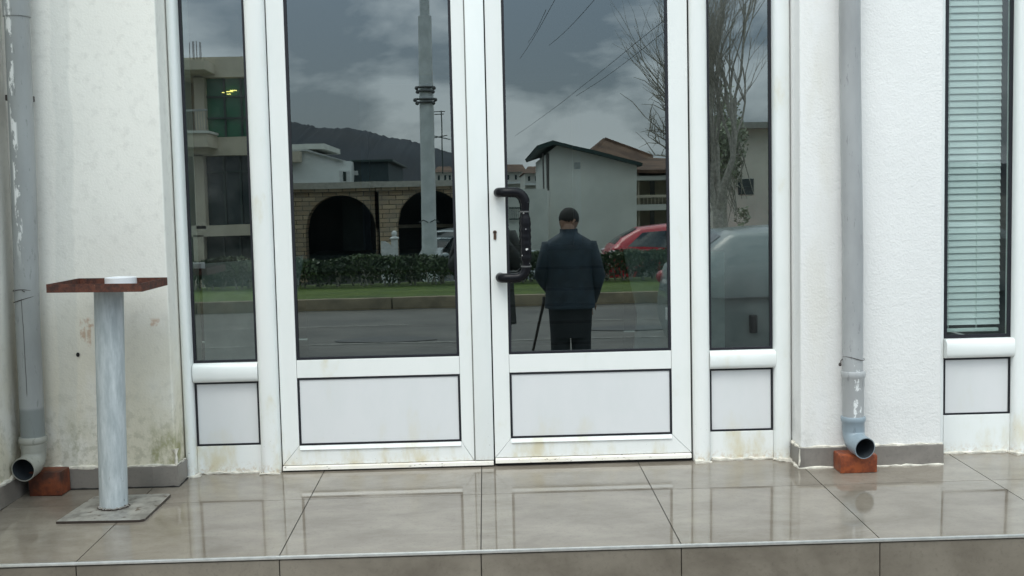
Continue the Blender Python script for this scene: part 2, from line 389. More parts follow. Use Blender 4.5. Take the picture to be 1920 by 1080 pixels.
rw = thing('pilaster', 'rough white plaster pilaster between the entrance and the window with blind', 'wall', (1.42, -.13, 0))
m = MB(); pier(m, 1.156, 1.684, -.14, .30, -.02, 3.0); m.build('pier', M['stucco'], rw, True)
m = MB(); m.box(1.147, 1.690, -.151, -.1415, fz(-.15)+.001, .066, .0015); m.box(1.147, 1.1545, -.1413, -.03, fz(-.1)+.001, .066, .0015); m.box(1.6855, 1.693, -.1413, -.02, fz(-.1)+.001, .066, .0015)
m.build('skirting', M['skirt'], rw)
m = MB(); bead(m, [(1.148, -.145, .069), (1.686, -.145, .069)], .0045, .7); bead(m, [(1.149, -.14, .068), (1.151, -.04, .068)], .005, .7)
bead(m, [(1.146, -.152, .0), (1.148, -.153, .064)], .004, .6); bead(m, [(1.145, -.155, fz(-.15)+.001), (1.688, -.155, fz(-.15)+.001)], .0042, .6)
bead(m, [(1.145, -.155, fz(-.15)+.001), (1.144, -.02, fz(-.02)+.001)], .006, .7); m.build('sealant_bead', M['sealant'], rw, True)

# wall above the openings, out of the picture
hw = thing('upper_wall', 'white plaster wall above the doors', 'wall', (0, .05, 2.6))
m = MB(); m.box(-1.155, 1.150, -.05, .3, 2.46, 5.2); m.box(1.69, 3.4, -.05, .3, 2.46, 5.2); m.box(-2.3, 3.4, -.051, .3, 5.21, 5.6); m.build('masonry', M['stucco'], hw)
m = MB(); m.box(2.86, 3.4, -.14, .3, -.02, 2.45); m.build('end_pier', M['stucco'], hw)

# ------------------------------------------------------------------ frames
TOP = 2.42
def post(m, x0, x1, proud, z0=fz(0)+.001, z1=TOP, back=.05, k=10, flat=.35):
    """upright with a rounded front"""
    c = (x0+x1)/2; h = (x1-x0)/2; poly = [(x1, back), (x0, back)]
    for i in range(k+1):
        a = pi-pi*i/k; u = cos(a); v = sin(a)
        poly.append((c+h*(abs(u)**.75)*(1 if u > 0 else -1), -proud*(v**.6)+.004))
    m.prism(poly, 2, z0, z1)
fr = thing('door_surround', 'white frame of rounded posts around the double door and its side windows', 'door frame', (0, 0, 0))
for nm, x0, x1, p in (('jamb', -1.159, -1.121, .048), ('mullion', -.877, -.801, .032), ('mullion', .777, .843, .032), ('jamb', 1.089, 1.1545, .040)):
    m = MB(); post(m, x0, x1, p); o = m.build(nm, M['pvc_old'] if nm == 'mullion' else M['pvc'], fr, True, 60)
m = MB(); m.box(-.799, .775, -.03, .05, 2.30, 2.42, .004); m.build('head', M['pvc'], fr)
m = MB()
bead(m, [(-1.158, -.052, fz(-.05)+.003), (-1.125, -.048, fz(-.05)+.003), (-1.105, -.02, fz(0)+.003)], .007, .6)
bead(m, [(-1.10, -.004, fz(0)+.003), (-.88, -.004, fz(0)+.002)], .005, .7); bead(m, [(-.878, -.035, fz(0)+.002), (-.802, -.035, fz(0)+.001)], .004, .9)
bead(m, [(.778, -.036, fz(-.03)+.002), (.843, -.036, fz(-.03)+.002)], .0065, .7); bead(m, [(.85, -.004, fz(0)+.003), (1.085, -.006, fz(0)+.003)], .006, .7)
bead(m, [(1.085, -.02, fz(0)+.003), (1.10, -.045, fz(0)+.003), (1.15, -.05, fz(0)+.002)], .007, .7)
m.build('sealant_bead', M['sealant'], fr, True)

def gask(m, x0, x1, z0, z1, w_, y=.0035, d=.008):
    """thin rubber frame"""
    m.box(x0, x0+w_, y, y+d, z0, z1); m.box(x1-w_, x1, y, y+d, z0, z1)
    m.box(x0+w_, x1-w_, y, y+d, z0, z0+w_); m.box(x0+w_, x1-w_, y, y+d, z1-w_, z1)
GY = .012
def pane(parent, x0, x1, z0, z1, mat, name='glass_pane'):
    m = MB(); m.quad((x0, GY, z0), (x1, GY, z0), (x1, GY, z1), (x0, GY, z1)); return m.build(name, mat, parent)

def sidelight(label, x0, x1, zs, zr, zp, zb, gl, railx):
    t = thing('side_window', label, 'window', ((x0+x1)/2, 0, 0))
    pane(t, x0+.002, x1-.002, zs+.002, 2.40, gl)
    m = MB(); gask(m, x0, x1, zs, 2.41, .0095); m.build('gasket', M['gasket'], t)
    # rounded rail
    m = MB(); pl = [(.05, zr), (.05, zs)]
    for i in range(9):
        a = pi/2-pi*i/8; pl.append((-.030*abs(cos(a))**.5+.002, (zs+zr)/2+(zs-zr)/2*(abs(sin(a))**.7)*(1 if sin(a) > 0 else -1)))
    m.prism(pl, 0, railx[0], railx[1]); m.build('rail', M['pvc'], t, True, 50)
    m = MB(); gask(m, x0+.001, x1-.001, zp, zr-.001, .0070, .002); m.build('panel_gasket', M['gasket'], t)
    m = MB(); m.box(x0+.0065, x1-.0065, .006, .03, zp+.006, zr-.0065, .001); m.build('panel', M['panel'], t)
    m = MB(); m.box(x0, x1, .0, .05, zb, zp-.001, .0015); m.build('bottom_rail', M['pvc_old'], t)
    return t
sidelight('narrow side window left of the doors, reflecting a beige office block', -1.1205, -.8775, .4225, .349, .104, fz(0)+.001, M['glass_side'], (-1.119, -.876))
sidelight('narrow side window right of the doors, reflecting a bare tree and a pale car', .8435, 1.0885, .4215, .351, .107, fz(0)+.001, M['glass_side'], (.842, 1.094))

# door leaves
def leaf(label, X, zz, astr):
    """X: outer left, glass left, glass right, outer right; zz: glass bottom, mid rail bottom, panel bottom, rail bottom, bar bottom"""
    xl, gl, gr, xr = X; zg, zm, zp, zr, zb = zz
    t = thing('door', label, 'door', ((xl+xr)/2, 0, 0))
    fy, by = 0, .05
    m = MB(); bev = .0016
    zt = 2.29
    # stiles with mitred lower corners, a 0.6 mm mitre gap
    m.prism([(xl, zr), (gl-.0008, zp-.0008), (gl-.0008, zt), (xl, zt)], 1, fy, by); m.prism([(xr, zr), (xr, zt), (gr+.0008, zt), (gr+.0008, zp-.0008)], 1, fy, by)
    m.prism([(xl+.0022, zr), (xr-.0022, zr), (gr-.0004, zp-.001), (gl+.0004, zp-.001)], 1, fy+.0002, by)
    m.box(gl+.0002, gr-.0002, fy+.001, by, zm, zg, .0012)
    m.box(gl, gr, fy+.001, by, 2.17, zt-.001)
    m.build('door_frame', M['pvc_old'], t)
    # sloping glazing bead above the bottom rail catches the sky
    m = MB(); m.prism([(-.006, zp-.016), (.0, zp-.0012), (.004, zp-.0012), (.0004, zp-.018)], 0, gl+.002, gr-.002); m.build('glazing_bead', M['pvc'], t)
    pane(t, gl+.002, gr-.002, zg+.002, 2.168, M['glass'])
    m = MB(); gask(m, gl, gr, zg+.0002, 2.169, .0095); m.build('gasket', M['gasket'], t)
    m = MB(); gask(m, gl+.0006, gr-.0006, zp, zm-.0006, .0075, .002); m.build('panel_gasket', M['gasket'], t)
    m = MB(); m.box(gl+.007, gr-.007, .005, .03, zp+.0065, zm-.0072, .001); m.build('panel', M['panel'], t)
    m = MB(); m.prism([(-.012, zb+.002), (-.010, zb+.014), (-.003, zr-.0025), (.04, zr-.0025), (.04, zb)], 0, xl+.001, xr-.001+(astr or 0)); m.build('weather_bar', M['bar'], t)
    m = MB(); m.box(xl+.002, xr+(astr or 0)-.002, .004, .04, fz(0)-.001, zb-.0005); m.build('brush_seal', M['void'], t)
    return t
dl = leaf('left leaf of the white double door, with a rust-stained bottom bar and no handle', (-.797, -.7315, -.113, -.0655), (.424, .356, .096, .021, .001), .0745)
m = MB(); m.box(-.0605, .0095, -.007, .0, .0215, 2.29, .0025, 3); m.build('meeting_strip', M['pvc'], dl, True, 30)
m = MB(); m.box(-.0655, -.0605, .0015, .03, .022, 2.29); m.box(-.0602, .009, .0005, .03, .0225, 2.289); m.build('seam', M['seam'], dl)
dr = leaf('right leaf of the white double door, with the black pull handle and keyhole', (.0148, .0765, .6975, .7705), (.4255, .356, .102, .029, .007), 0)
m = MB(); m.box(.0096, .0146, .006, .04, 0, 2.29); m.box(.771, .7765, .004, .04, 0, 2.29); m.box(-.8008, -.7972, .004, .04, 0, 2.29); m.build('joint_gap', M['void'], dr)
# pull handle
hx0, hx1, zt_, zb_, hy = .050, .148, 1.042, .722, -.058
P = [(hx0, .0, zt_), (hx0+.0005, -.035, zt_), (hx0+.008, -.052, zt_), (hx0+.022, hy, zt_)]
P += [(hx1-.045, hy, zt_)]+[(hx1-.04+.04*sin(a), hy, zt_-.04+.04*cos(a)) for a in [pi/2*i/6 for i in range(1, 7)]]
P2 = [(x, y, zb_+(zt_-z)) for x, y, z in P][::-1]
m = MB(); m.tube(P, .0182, 18); m.tube(P2, .0182, 18)
hb = m.build('pull_handle', M['black_handle'], dr, True, 60)
m = MB(); zs_ = [.765+i*(.965-.765)/26 for i in range(27)]
prof = [((.0198 if 2 < i < 24 else .0150)+(.0012*sin(i*1.9)), z) for i, z in enumerate(zs_)]
m.lathe([(.016, .75)]+prof+[(.016, .995), (.0165, 1.003)], (hx1, hy), 18); m.build('grip_sleeve', M['black_handle'], hb, True, 60)
m = MB(); m.lathe([(.0200, .762), (.0200, .767)], (hx1, hy), 18); m.lathe([(.0200, .966), (.0200, .971)], (hx1, hy), 18); m.build('grip_ring', simple('worn_grey_ring', (.10, .10, .10), .4), hb, True)
m = MB(); kp = [(.0055*cos(a), .006+.0065*sin(a)) for a in [R(-50+28*i) for i in range(11)]]+[(-.004, -.016), (-.001, -.019), (.003, -.018), (.004, -.014)]
m.prism([(.0335+u*1.35, .886+v*1.15) for u, v in kp], 1, -.004, .001); kh = m.build('lock_cylinder', M['brass'], dr)
m = MB(); m.lathe([(.0042, 0), (.0042, .001)], seg=12)
for v in m.bm.verts: v.co = Vector((v.co.x+.0335, -.0042-v.co.z, v.co.y+.893))
m.box(.0325, .0347, -.0052, -.0042, .873, .888); m.build('keyhole', M['void'], kh)

# ------------------------------------------------------------------ window with blind on the right
ww = thing('office_window', 'white window with a closed venetian blind, far right beyond the pilaster', 'window', (1.88, 0, 0))
m = MB(); post(m, 1.694, 1.750, .006); m.build('frame', M['pvc'], ww, True, 60)
m = MB(); post(m, 2.0105, 2.085, .040); m.build('mullion', M['pvc'], ww, True, 60)
pane(ww, 1.752, 2.007, .447, 2.40, M['glass_window'])
m = MB(); gask(m, 1.7505, 2.0105, .4445, 2.41, .013); m.build('gasket', M['gasket'], ww)
m = MB(); pl = [(.05, .369), (.05, .444)]
for i in range(9):
    a = pi/2-pi*i/8; pl.append((-.032*abs(cos(a))**.5+.002, .4065+.0375*(abs(sin(a))**.7)*(1 if sin(a) > 0 else -1)))
m.prism(pl, 0, 1.7505, 2.014); m.build('rail', M['pvc'], ww, True, 50)
m = MB(); gask(m, 1.7505, 2.0105, .147, .3675, .0068, .002); m.build('panel_gasket', M['gasket'], ww)
m = MB(); m.box(1.753, 2.003, .006, .03, .1505, .3635, .001); m.build('panel', M['panel'], ww)
m = MB(); m.box(1.7505, 2.010, 0, .05, fz(0)+.001, .146, .0015); m.build('bottom_rail', M['pvc'], ww)
m = MB(); bead(m, [(1.75, -.004, fz(0)+.003), (2.0, -.005, fz(0)+.003), (2.02, -.045, fz(-.04)+.002), (2.085, -.045, fz(-.04)+.002)], .006, .5); m.build('sealant_bead', M['sealant'], ww, True)
# next bay of the window, beyond the picture
pane(ww, 2.09, 2.80, .447, 2.40, M['glass_window']); m = MB(); m.box(2.0855, 2.855, 0, .05, fz(0), .44, .002); m.box(2.80, 2.855, -.02, .05, .441, 2.42); m.build('frame', M['pvc'], ww)
bl = thing('venetian_blind', 'pale green venetian blind hanging behind the right window glass', 'blind', (1.87, .075, 2.3))
m = MB(); z = .503
while z < 2.30:
    m.rings([[(x, .062+.011*(-1+2*k/4)*.42, z+.0136*(-1+2*k/4)+.0022*(1-(k-2)**2/4.)) for k in range(5)] for x in (1.60, 1.992)], close=False, cap=False)
    z += .0255
m.build('slats', simple('pale_green_slat', (.68, .70, .69), .5, var=.03, bump=0), bl)
m = MB()
for x in (1.79, 1.90): m.tube([(x, .058, .47), (x, .058, 2.3)], .0011, 6)
m.box(1.60, 1.988, .055, .075, .462, .476, .003); m.build('cord', simple('blind_cord', (.55, .6, .57), .7, bump=0), bl)

# ------------------------------------------------------------------ interior behind the doors
rm = thing('entrance_hall', 'dim entrance hall seen faintly through the door glass', 'room', (0, 2, 0))
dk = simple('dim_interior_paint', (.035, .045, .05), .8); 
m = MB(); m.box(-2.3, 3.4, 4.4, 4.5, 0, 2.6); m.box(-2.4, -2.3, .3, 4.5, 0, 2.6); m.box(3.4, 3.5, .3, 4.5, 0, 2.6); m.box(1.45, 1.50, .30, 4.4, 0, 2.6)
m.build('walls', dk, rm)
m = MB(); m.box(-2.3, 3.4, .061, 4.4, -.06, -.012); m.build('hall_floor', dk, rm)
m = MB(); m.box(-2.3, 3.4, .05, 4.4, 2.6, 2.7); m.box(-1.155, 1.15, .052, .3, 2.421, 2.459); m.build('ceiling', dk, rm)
m = MB(); fw = .05
for x in (-.79, .57): m.box(x, x+fw, 3.0, 3.06, -.012, 1.78)
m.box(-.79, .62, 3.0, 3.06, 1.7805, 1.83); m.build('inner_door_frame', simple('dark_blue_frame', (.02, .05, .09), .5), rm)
dsk = thing('reception_desk', 'dark reception desk with black grooves inside the hall', 'desk', (0, 1.6, 0))
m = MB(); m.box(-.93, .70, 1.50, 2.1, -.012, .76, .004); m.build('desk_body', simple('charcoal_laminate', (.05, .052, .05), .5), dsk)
m = MB()
for z in (.66, .55, .47, .38, .27): m.box(-.93, .70, 1.494, 1.499, z, z+.014)
m.build('groove', M['void'], dsk)
for s_, x in ((-1, -.95), (1, .72)):
    m = MB(); m.prism([(x, -.012), (x+s_*.5, -.012), (x+s_*.5, .73), (x-s_*.02, .76), (x+s_*.05, .42)], 1, 1.48, 1.52); m.build('side_panel', simple('pale_laminate', (.62, .66, .66), .5), dsk)

# ================================================================== DRAINPIPES, BRICKS, ASHTRAY STAND
def elbow(m, c, r, down, out, n=8, rb=.05, lip=True, wall=.003):
    """bend from vertical (at c going down) to direction out (unit vec, mostly -y)"""
    o = Vector(out).normalized(); cc = Vector(c); P = []
    ang = down
    for i in range(n+1):
        a = ang*i/n
        P.append(cc+o*rb*(1-cos(a))+Vector((0, 0, -rb*sin(a))))
    d = (o*sin(ang)+Vector((0, 0, -cos(ang)))).normalized()
    end = P[-1]+d*.045
    P.append(end)
    m.tube(P, r, 28, cap=False)
    mi = MB(); mi.tube([P[0], *P[1:-1], end-d*.002], r-wall, 28, cap=False); mi.bm.faces.new(mi.bm.verts[:28])
    # lip
    u = Vector((0, 0, 1)); u = (u-d*u.dot(d)).normalized(); v = d.cross(u)
    m.rings([[end+(u*cos(2*pi*k/28)+v*sin(2*pi*k/28))*rr for k in range(28)] for rr in (r, r-wall)], cap=False)
    return mi
# right pipe
px_, py_ = 1.3165, -.193
dp = thing('drainpipe', 'grey plastic drainpipe on the right pilaster, with a blue-grey elbow over a brick', 'drainpipe', (px_, py_, 0))
m = MB(); m.tube([(px_+.018-.002, py_, .36), (px_+.0165, py_, .8), (px_+.0085-.002, py_, 1.5), (px_+.0035, py_, 2.6)], .0375, 32); m.build('upper_pipe', M['pipe_right'], dp, True)
c2 = (px_+.0185, py_)
m = MB(); m.lathe([(.0385, .185), (.0385, .298), (.0405, .305), (.0405, .332), (.0425, .336), (.0445, .344), (.0445, .352), (.0425, .358), (.039, .360)], c2, 36); m.build('coupling', M['pipe_right'], dp, True, 35)
m = MB(); m.lathe([(.0405, .138), (.0405, .168), (.0430, .172), (.0445, .178), (.0445, .187), (.0425, .191), (.038, .192)], c2, 36); cq = m.build('elbow_collar', M['pipe_blue'], dp, True, 35)
m = MB(); mi = elbow(m, (c2[0], c2[1], .139), .0400, R(82), (.20, -1, 0), rb=.045); e1 = m.build('elbow', M['pipe_blue'], dp, True, 50); inn = simple('shaded_pipe_inside', (.030, .036, .042), .5); mi.build('bore', inn, e1, True)  # bore coloured near black to stand in for the deep shade inside
m = MB(); m.tube([(c2[0]+.039*cos(a), c2[1]+.039*sin(a), .408-.004*cos(a)+.004*sin(a*2)) for a in [pi+pi*i/16 for i in range(17)]], .0012, 6)
m.tube([(c2[0]-.039, c2[1], .404), (c2[0]-.047, c2[1]-.004, .398), (c2[0]-.047, c2[1]-.006, .385)], .0022, 6); m.ell((c2[0]-.050, c2[1]-.005, .385), (.006, .005, .007), 8, 6)
m.build('wire_clamp', M['wire'], dp, True)
# left pipe
lx, ly = -1.632, -.228
lp = thing('drainpipe', 'scuffed grey drainpipe in the left corner, with a pale elbow beside an orange brick', 'drainpipe', (lx, ly, 0))
m = MB(); m.tube([(lx-.012, ly, .20), (lx-.008, ly, .6), (lx+.006, ly, 1.2), (lx+.012, ly, 1.69)], .0415, 32); m.build('lower_pipe', M['pipe_left'], lp, True)
m = MB(); m.tube([(lx+.012, ly, 1.688), (lx+.020, ly, 2.6)], .0455, 32); m.build('upper_pipe', M['pipe_left'], lp, True)
cl = (lx-.012, ly)
m = MB(); m.lathe([(.0415, .140), (.0425, .155), (.0435, .158), (.0425, .162), (.0440, .166), (.0440, .180), (.0475, .184), (.0490, .190), (.0490, .199), (.0470, .204), (.0425, .205)], cl, 36); m.build('socket', M['pipe_pale'], lp, True, 35)
m = MB(); mi = elbow(m, (cl[0], cl[1], .146), .0425, R(84), (-.10, -1, 0), rb=.040); e2 = m.build('elbow', M['pipe_pale'], lp, True, 50); mi.build('bore', inn, e2, True)
m = MB(); m.tube([(lx-.008+.0425*cos(a), ly+.0425*sin(a), .733+.003*sin(3*a)) for a in [pi*.95+pi*1.1*i/16 for i in range(17)]], .0012, 6)
m.tube([(lx-.008+.0425*cos(a), ly+.0425*sin(a), .700+.012*cos(a)) for a in [pi*.95+pi*1.1*i/16 for i in range(17)]], .0013, 6)
m.tube([(lx+.035, ly-.004, .735), (lx+.035, ly-.005, .708)], .001, 6); m.tube([(lx-.004, ly-.044, .733), (lx+.006, ly-.046, .728)], .0015, 6); m.build('wire_clamp', M['wire'], lp, True)
m = MB(); m.box(lx-.045, lx+.03, ly+.0, ly+.075, 1.4, 1.42, .002); m.build('wall_bracket', M['wire'], lp)

def brick(label, c, d, rz, rx=0):
    m = MB(); m.box(-d[0]/2, d[0]/2, -d[1]/2, d[1]/2, 0, d[2], .004, 2)
    for v in m.bm.verts: v.co += Vector((random.uniform(-1, 1), random.uniform(-1, 1), random.uniform(-1, 1)))*.0012
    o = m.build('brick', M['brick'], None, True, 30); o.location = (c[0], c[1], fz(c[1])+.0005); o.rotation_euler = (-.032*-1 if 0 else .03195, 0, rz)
    return tag(o, label, 'brick', 'bricks under the drainpipe outlets')
brick('orange brick on the wet tiles under the blue-grey elbow of the right drainpipe', (1.341, -.196, 0), (.135, .085, .066), R(1))
brick('orange brick darkened by stains and painted shade in the left corner behind the pale elbow', (-1.602, -.205, 0), (.12, .075, .088), R(-4))

# ashtray stand
a_ = thing('ashtray_stand', 'homemade ashtray stand: rusty square tray on a brushed grey steel post and worn plate', 'ashtray stand', (-1.295, -.42, fz(-.42)))
ax, ay = -1.300, -.425
m = MB(); pz = fz(-.44)
pts = [(-1.442, -.574), (-1.168, -.582), (-1.152, -.572), (-1.142, -.30), (-1.155, -.292), (-1.40, -.296), (-1.412, -.31)]
lo = [(x, y, fz(y)+.0005) for x, y in pts]; hi = [(x*1.0, y, fz(y)+.0085+(.003 if y > -.4 else 0)) for x, y in pts]
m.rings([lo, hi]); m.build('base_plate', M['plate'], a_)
m = MB(); m.tube([(ax-.001, ay, fz(ay)+.004), (ax+.006, ay, .30), (ax+.018, ay, .748)], [.0472, .0470, .0480], 40); m.build('post', M['post'], a_, True, 50)
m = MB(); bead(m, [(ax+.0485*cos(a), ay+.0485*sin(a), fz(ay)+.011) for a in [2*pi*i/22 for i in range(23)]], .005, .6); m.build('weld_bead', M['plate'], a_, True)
m = MB(); tz0, tz1 = .7415, .7690
c4 = [(-1.434, -.572), (-1.124, -.576), (-1.128, -.268), (-1.440, -.264)]
cx_ = sum(c[0] for c in c4)/4; cy_ = sum(c[1] for c in c4)/4
def inset(k): return [(cx_+(x-cx_)*k, cy_+(y-cy_)*k) for x, y in c4]
def zt2(x, y): return (x-cx_)*-.012
m.rings([[(x, y, tz0+zt2(x, y)) for x, y in c4], [(x, y, tz1+zt2(x, y)) for x, y in c4], [(x, y, tz1+zt2(x, y)) for x, y in inset(.975)], [(x, y, tz0+.004+zt2(x, y)) for x, y in inset(.97)]])
m.build('tray', M['rust'], a_)
m = MB(); lc = (-1.232, -.45); z0 = .7545
m.lathe([(.046, z0), (.0515, z0+.001), (.0515, z0+.0265), (.0500, z0+.0275), (.0485, z0+.0265), (.0485, z0+.004)], lc, 40)
tag(m.build('lid', M['lid'], None, True, 40), 'white round jar lid lying in the rusty tray', 'lid')

# ================================================================== THE STREET BEHIND THE CAMERA (seen in the glass)
def V(px, py, D):
    """point of the street whose mirror image in the door glass lies at photo pixel (px, py), D metres from the camera plane"""
    r = cam.matrix_basis.to_3x3() @ Vector(((px-960)/2100, (540-py)/2100, -1))
    t = D/r.y; p = CAM+r*t
    return Vector((p.x, 2*GY-p.y, p.z))
def Yd(D): return 2*GY-(D+CAM.y)
GZ = -.96
asph = simple('wet_asphalt', (.085, .078, .066), .55, var=.3, scale=1.2, bump=.3)
far_ground = simple('far_ground', (.10, .10, .085), .8, var=.3, scale=.3)
m = MB(); m.quad((-3000, -3000, GZ), (3000, -3000, GZ), (3000, -.9, GZ), (-3000, -.9, GZ)); m.quad((-3000, -.9, GZ), (3000, -.9, GZ), (3000, 3000, GZ), (-3000, 3000, GZ))
struct(m.build('ground', far_ground))
KY = Yd(18.3)
m = MB(); m.box(-120, 120, KY+.15, -7, GZ+.004, -.65); struct(m.build('road', asph))
m = MB(); m.box(-120, 120, -7, -1.2701, GZ+.004, -.60); m.box(-120, -1.715, -1.27, 5, GZ+.004, -.601); m.box(3.41, 120, -1.27, 5, GZ+.004, -.601); struct(m.build('pavement', simple('wet_concrete_paving', (.16, .155, .145), .35, scale=2, var=.2)))
# kerb stones with joints
kb = MB(); x = -60
while x < 60: kb.box(x, x+1.56, KY, KY+.149, -.80, -.465, .012); x += 1.58
struct(kb.build('kerb', simple('weathered_kerb_stone', (.22, .175, .11), .7, var=.3, scale=3), None, True))
grass = NT('grass'); n = grass.noise(1.5, None, 6, .7); n2 = grass.noise(30, None, 4)
grass.bump(n2, .8, .05); grass = grass.done(grass.mix(grass.step(grass.math('ADD', grass.math('MULTIPLY', n, .6), grass.math('MULTIPLY', n2, .4)), .35, .62), (.045, .085, .008), (.11, .16, .018)), .8)
m = MB(); nn = 60
m.rings([[(x, y, z) for x in [-60+120*i/nn for i in range(nn+1)]] for y, z in ((KY-.002, -.48), (KY-.8, -.455), (KY-2.0, -.45), (KY-3.4, -.46), (KY-4.6, GZ))], close=False, cap=False)
struct(m.build('grass_verge', grass))
paint = simple('worn_road_paint', (.19, .18, .16), .6, var=.4, scale=8, bump=0)
m = MB()
for D_, x0, x1, h in ((15.6, -9, -1.1, .05), (13.55, -30, 3.0, .05), (15.6, 1.5, 9, .05)):
    m.quad((x0, Yd(D_)-h, -.646), (x1, Yd(D_)-h, -.646), (x1, Yd(D_)+h, -.646), (x0, Yd(D_)+h, -.646))
struct(m.build('lane_marking', paint))
m = MB(); c0 = V(725, 641, 13.9)
m.rings([[(c0.x+r*.62*cos(a)*(1+.08*sin(3*a)), c0.y+r*.30*sin(a), -.642) for a in [2*pi*k/40 for k in range(40)]] for r in (.02, .5, 1.0)], cap=False)
c0 = V(1180, 625, 14.5)
m.rings([[(c0.x+r*.55*cos(a)*(1+.08*sin(3*a)), c0.y+r*.3*sin(a), -.642) for a in [2*pi*k/40 for k in range(40)]] for r in (.02, .5, 1.0)], cap=False)
struct(m.build('tarmac_patch', simple('dark_wet_tarmac', (.050, .048, .045), .5)))

# hedge: thousands of leaves over twiggy stems, thin near the foot
leafm = NT('hedge_leaf'); leafm = leafm.done(leafm.mix(leafm.step(leafm.noise(2.5, None, 4), .35, .65), (.022, .040, .012), (.055, .085, .022)), .5)
HY = Yd(21.0)
hg = thing('hedge', 'clipped dark green hedge on the grass verge across the road', 'hedge', (-1, HY, -.45))
def leaves(m, n, pick, s0, s1):
    for _ in range(n):
        c = pick(); s_ = random.uniform(s0, s1)
        u = Vector((random.gauss(0, 1), random.gauss(0, 1), random.gauss(0, 1))).normalized(); v = u.orthogonal().normalized(); q = u.cross(v)
        a = random.uniform(0, 6.28); v, q = v*cos(a)+q*sin(a), q*cos(a)-v*sin(a)
        m.bm.faces.new([m.bm.verts.new(c+p) for p in (v*s_, q*s_*.5, -v*s_, -q*s_*.5)])
def hpick():
    x = random.uniform(-9, 5.2); t = random.random()**.62
    top = .075+.035*sin(x*2.3)+.03*sin(x*5.1+1)
    z = -.42+(top+.42)*t
    if t < .35 and random.random() < .55+.35*sin(x*3.3+sin(x*1.1)*3): z = top-.1*random.random()
    wd = .55*(1-(abs(t-.6)*1.1)**2)
    y = HY+random.choice((-1, 1, 1))*wd*random.random()**.35
    return Vector((x, y, z))
m = MB(); leaves(m, 26000, hpick, .028, .055); m.build('foliage', leafm, hg)
bark = simple('bark', (.40, .37, .32), .9, var=.3, scale=20, bump=.5)
m = MB()
for i in range(150):
    x = random.uniform(-9, 5.2); y = HY+random.uniform(-.2, .2)
    m.tube([(x, y, -.46), (x+random.uniform(-.1, .1), y+random.uniform(-.1, .1), -.2), (x+random.uniform(-.25, .25), y+random.uniform(-.2, .2), .0)], [.02, .014, .006], 5)
tag(m.build('stems', bark, hg), kind='stuff')

# ---------- buildings
beige = simple('beige_render', (.56, .50, .39), .85, scale=2); cream = simple('cream_render', (.62, .62, .56), .85, scale=1.5, var=.07)
white_r = simple('white_render', (.80, .82, .79), .85, scale=.8, var=.09); green_gl = simple('green_tinted_glazing', (.04, .16, .085), .12, bump=0, var=.1, scale=1)
dark_gl = simple('dark_glazing', (.02, .035, .035), .12, bump=0); dmull = simple('dark_mullion', (.03, .05, .045), .5)
def rect(m, px0, py0, px1, py1, D, depth):
    """block whose street face, in the glass, spans the given pixels"""
    a = V(px0, py0, D); b = V(px1, py1, D)
    m.box(min(a.x, b.x), max(a.x, b.x), a.y-depth, a.y, min(a.z, b.z), max(a.z, b.z)); return m
ob = thing('office_building', 'three-storey beige office block with green glazing and a small balcony, reflected at the left', 'building', (V(420, 480, 28).x, Yd(28), GZ))
m = MB(); D = 28
rect(m, 120, 113, 486, 143, D, 3); rect(m, 120, 263, 486, 290, D, 3); rect(m, 120, 429, 486, 441, D, 3)
rect(m, 362, 143.2, 386, 262.8, D, .6); rect(m, 362, 290.2, 386, 428.8, D, .6); rect(m, 362, 441.2, 386, 560, D, .6); rect(m, 478, 143.2, 485, 262.8, D, 2.9); rect(m, 478, 290.2, 485, 428.8, D, 2.9); rect(m, 478, 441.2, 485, 560, D, 2.9)
rect(m, 120, 143.2, 361, 560, D+.5, 2.4)
m.build('wall', beige, ob)
m = MB(); rect(m, 300, 113, 384, 130, 27.0, 1.0); m.build('canopy', beige, ob)
m = MB(); rect(m, 300, 249, 389, 275, 27.0, 1.0); m.build('balcony_slab', beige, ob); m = MB(); rect(m, 296, 246, 390, 248.9, 26.95, 1.05); m.build('balcony_coping', cream, ob)
m = MB(); rect(m, 300, 206, 388, 208, 27.05, .05)
for x in range(300, 388, 5): rect(m, x, 208.2, x+1, 245.8, 27.05, .03)
m.build('railing', simple('grey_railing', (.35, .35, .33), .5), ob)
for (a, b_, c, d_, mt, ym) in ((386.2, 143.4, 477.8, 262.6, green_gl, (181, 221)), (386.2, 290.4, 477.8, 428.6, dark_gl, (322,)), (386.2, 441.4, 477.8, 560, dark_gl, (487,))):
    m = MB(); rect(m, a, b_, c, d_, D+.3, .05); wdo = m.build('window', mt, ob)
    m = MB()
    for x in (421, 452): rect(m, x-.8, b_+.3, x+.8, d_-.3, D+.24, .05)
    for y in ym: rect(m, a, y-.8, c, y+.8, D+.22, .04)
    m.build('glazing_bar', dmull, wdo)
lampe = emis('lit_ceiling_lamp', (1, .9, .25), 3.2)
for i, (x, y, l) in enumerate(((416, 172.5, 4), (424, 170.8, 12), (431, 168.6, 12), (425, 175.6, 7))):
    m = MB(); rect(m, x, y, x+l, y+1.3, D+.2, .03); m.build('ceiling_lamp', lampe, ob)
m = MB()
for x in (355, 361, 363, 368, 374, 376): rect(m, x, 77+abs(x-366)*.3, x+1, 112.8, 27.4+.1*(x % 3), .04)
m.build('rebar', simple('rusty_rebar', (.08, .06, .05), .8), ob)

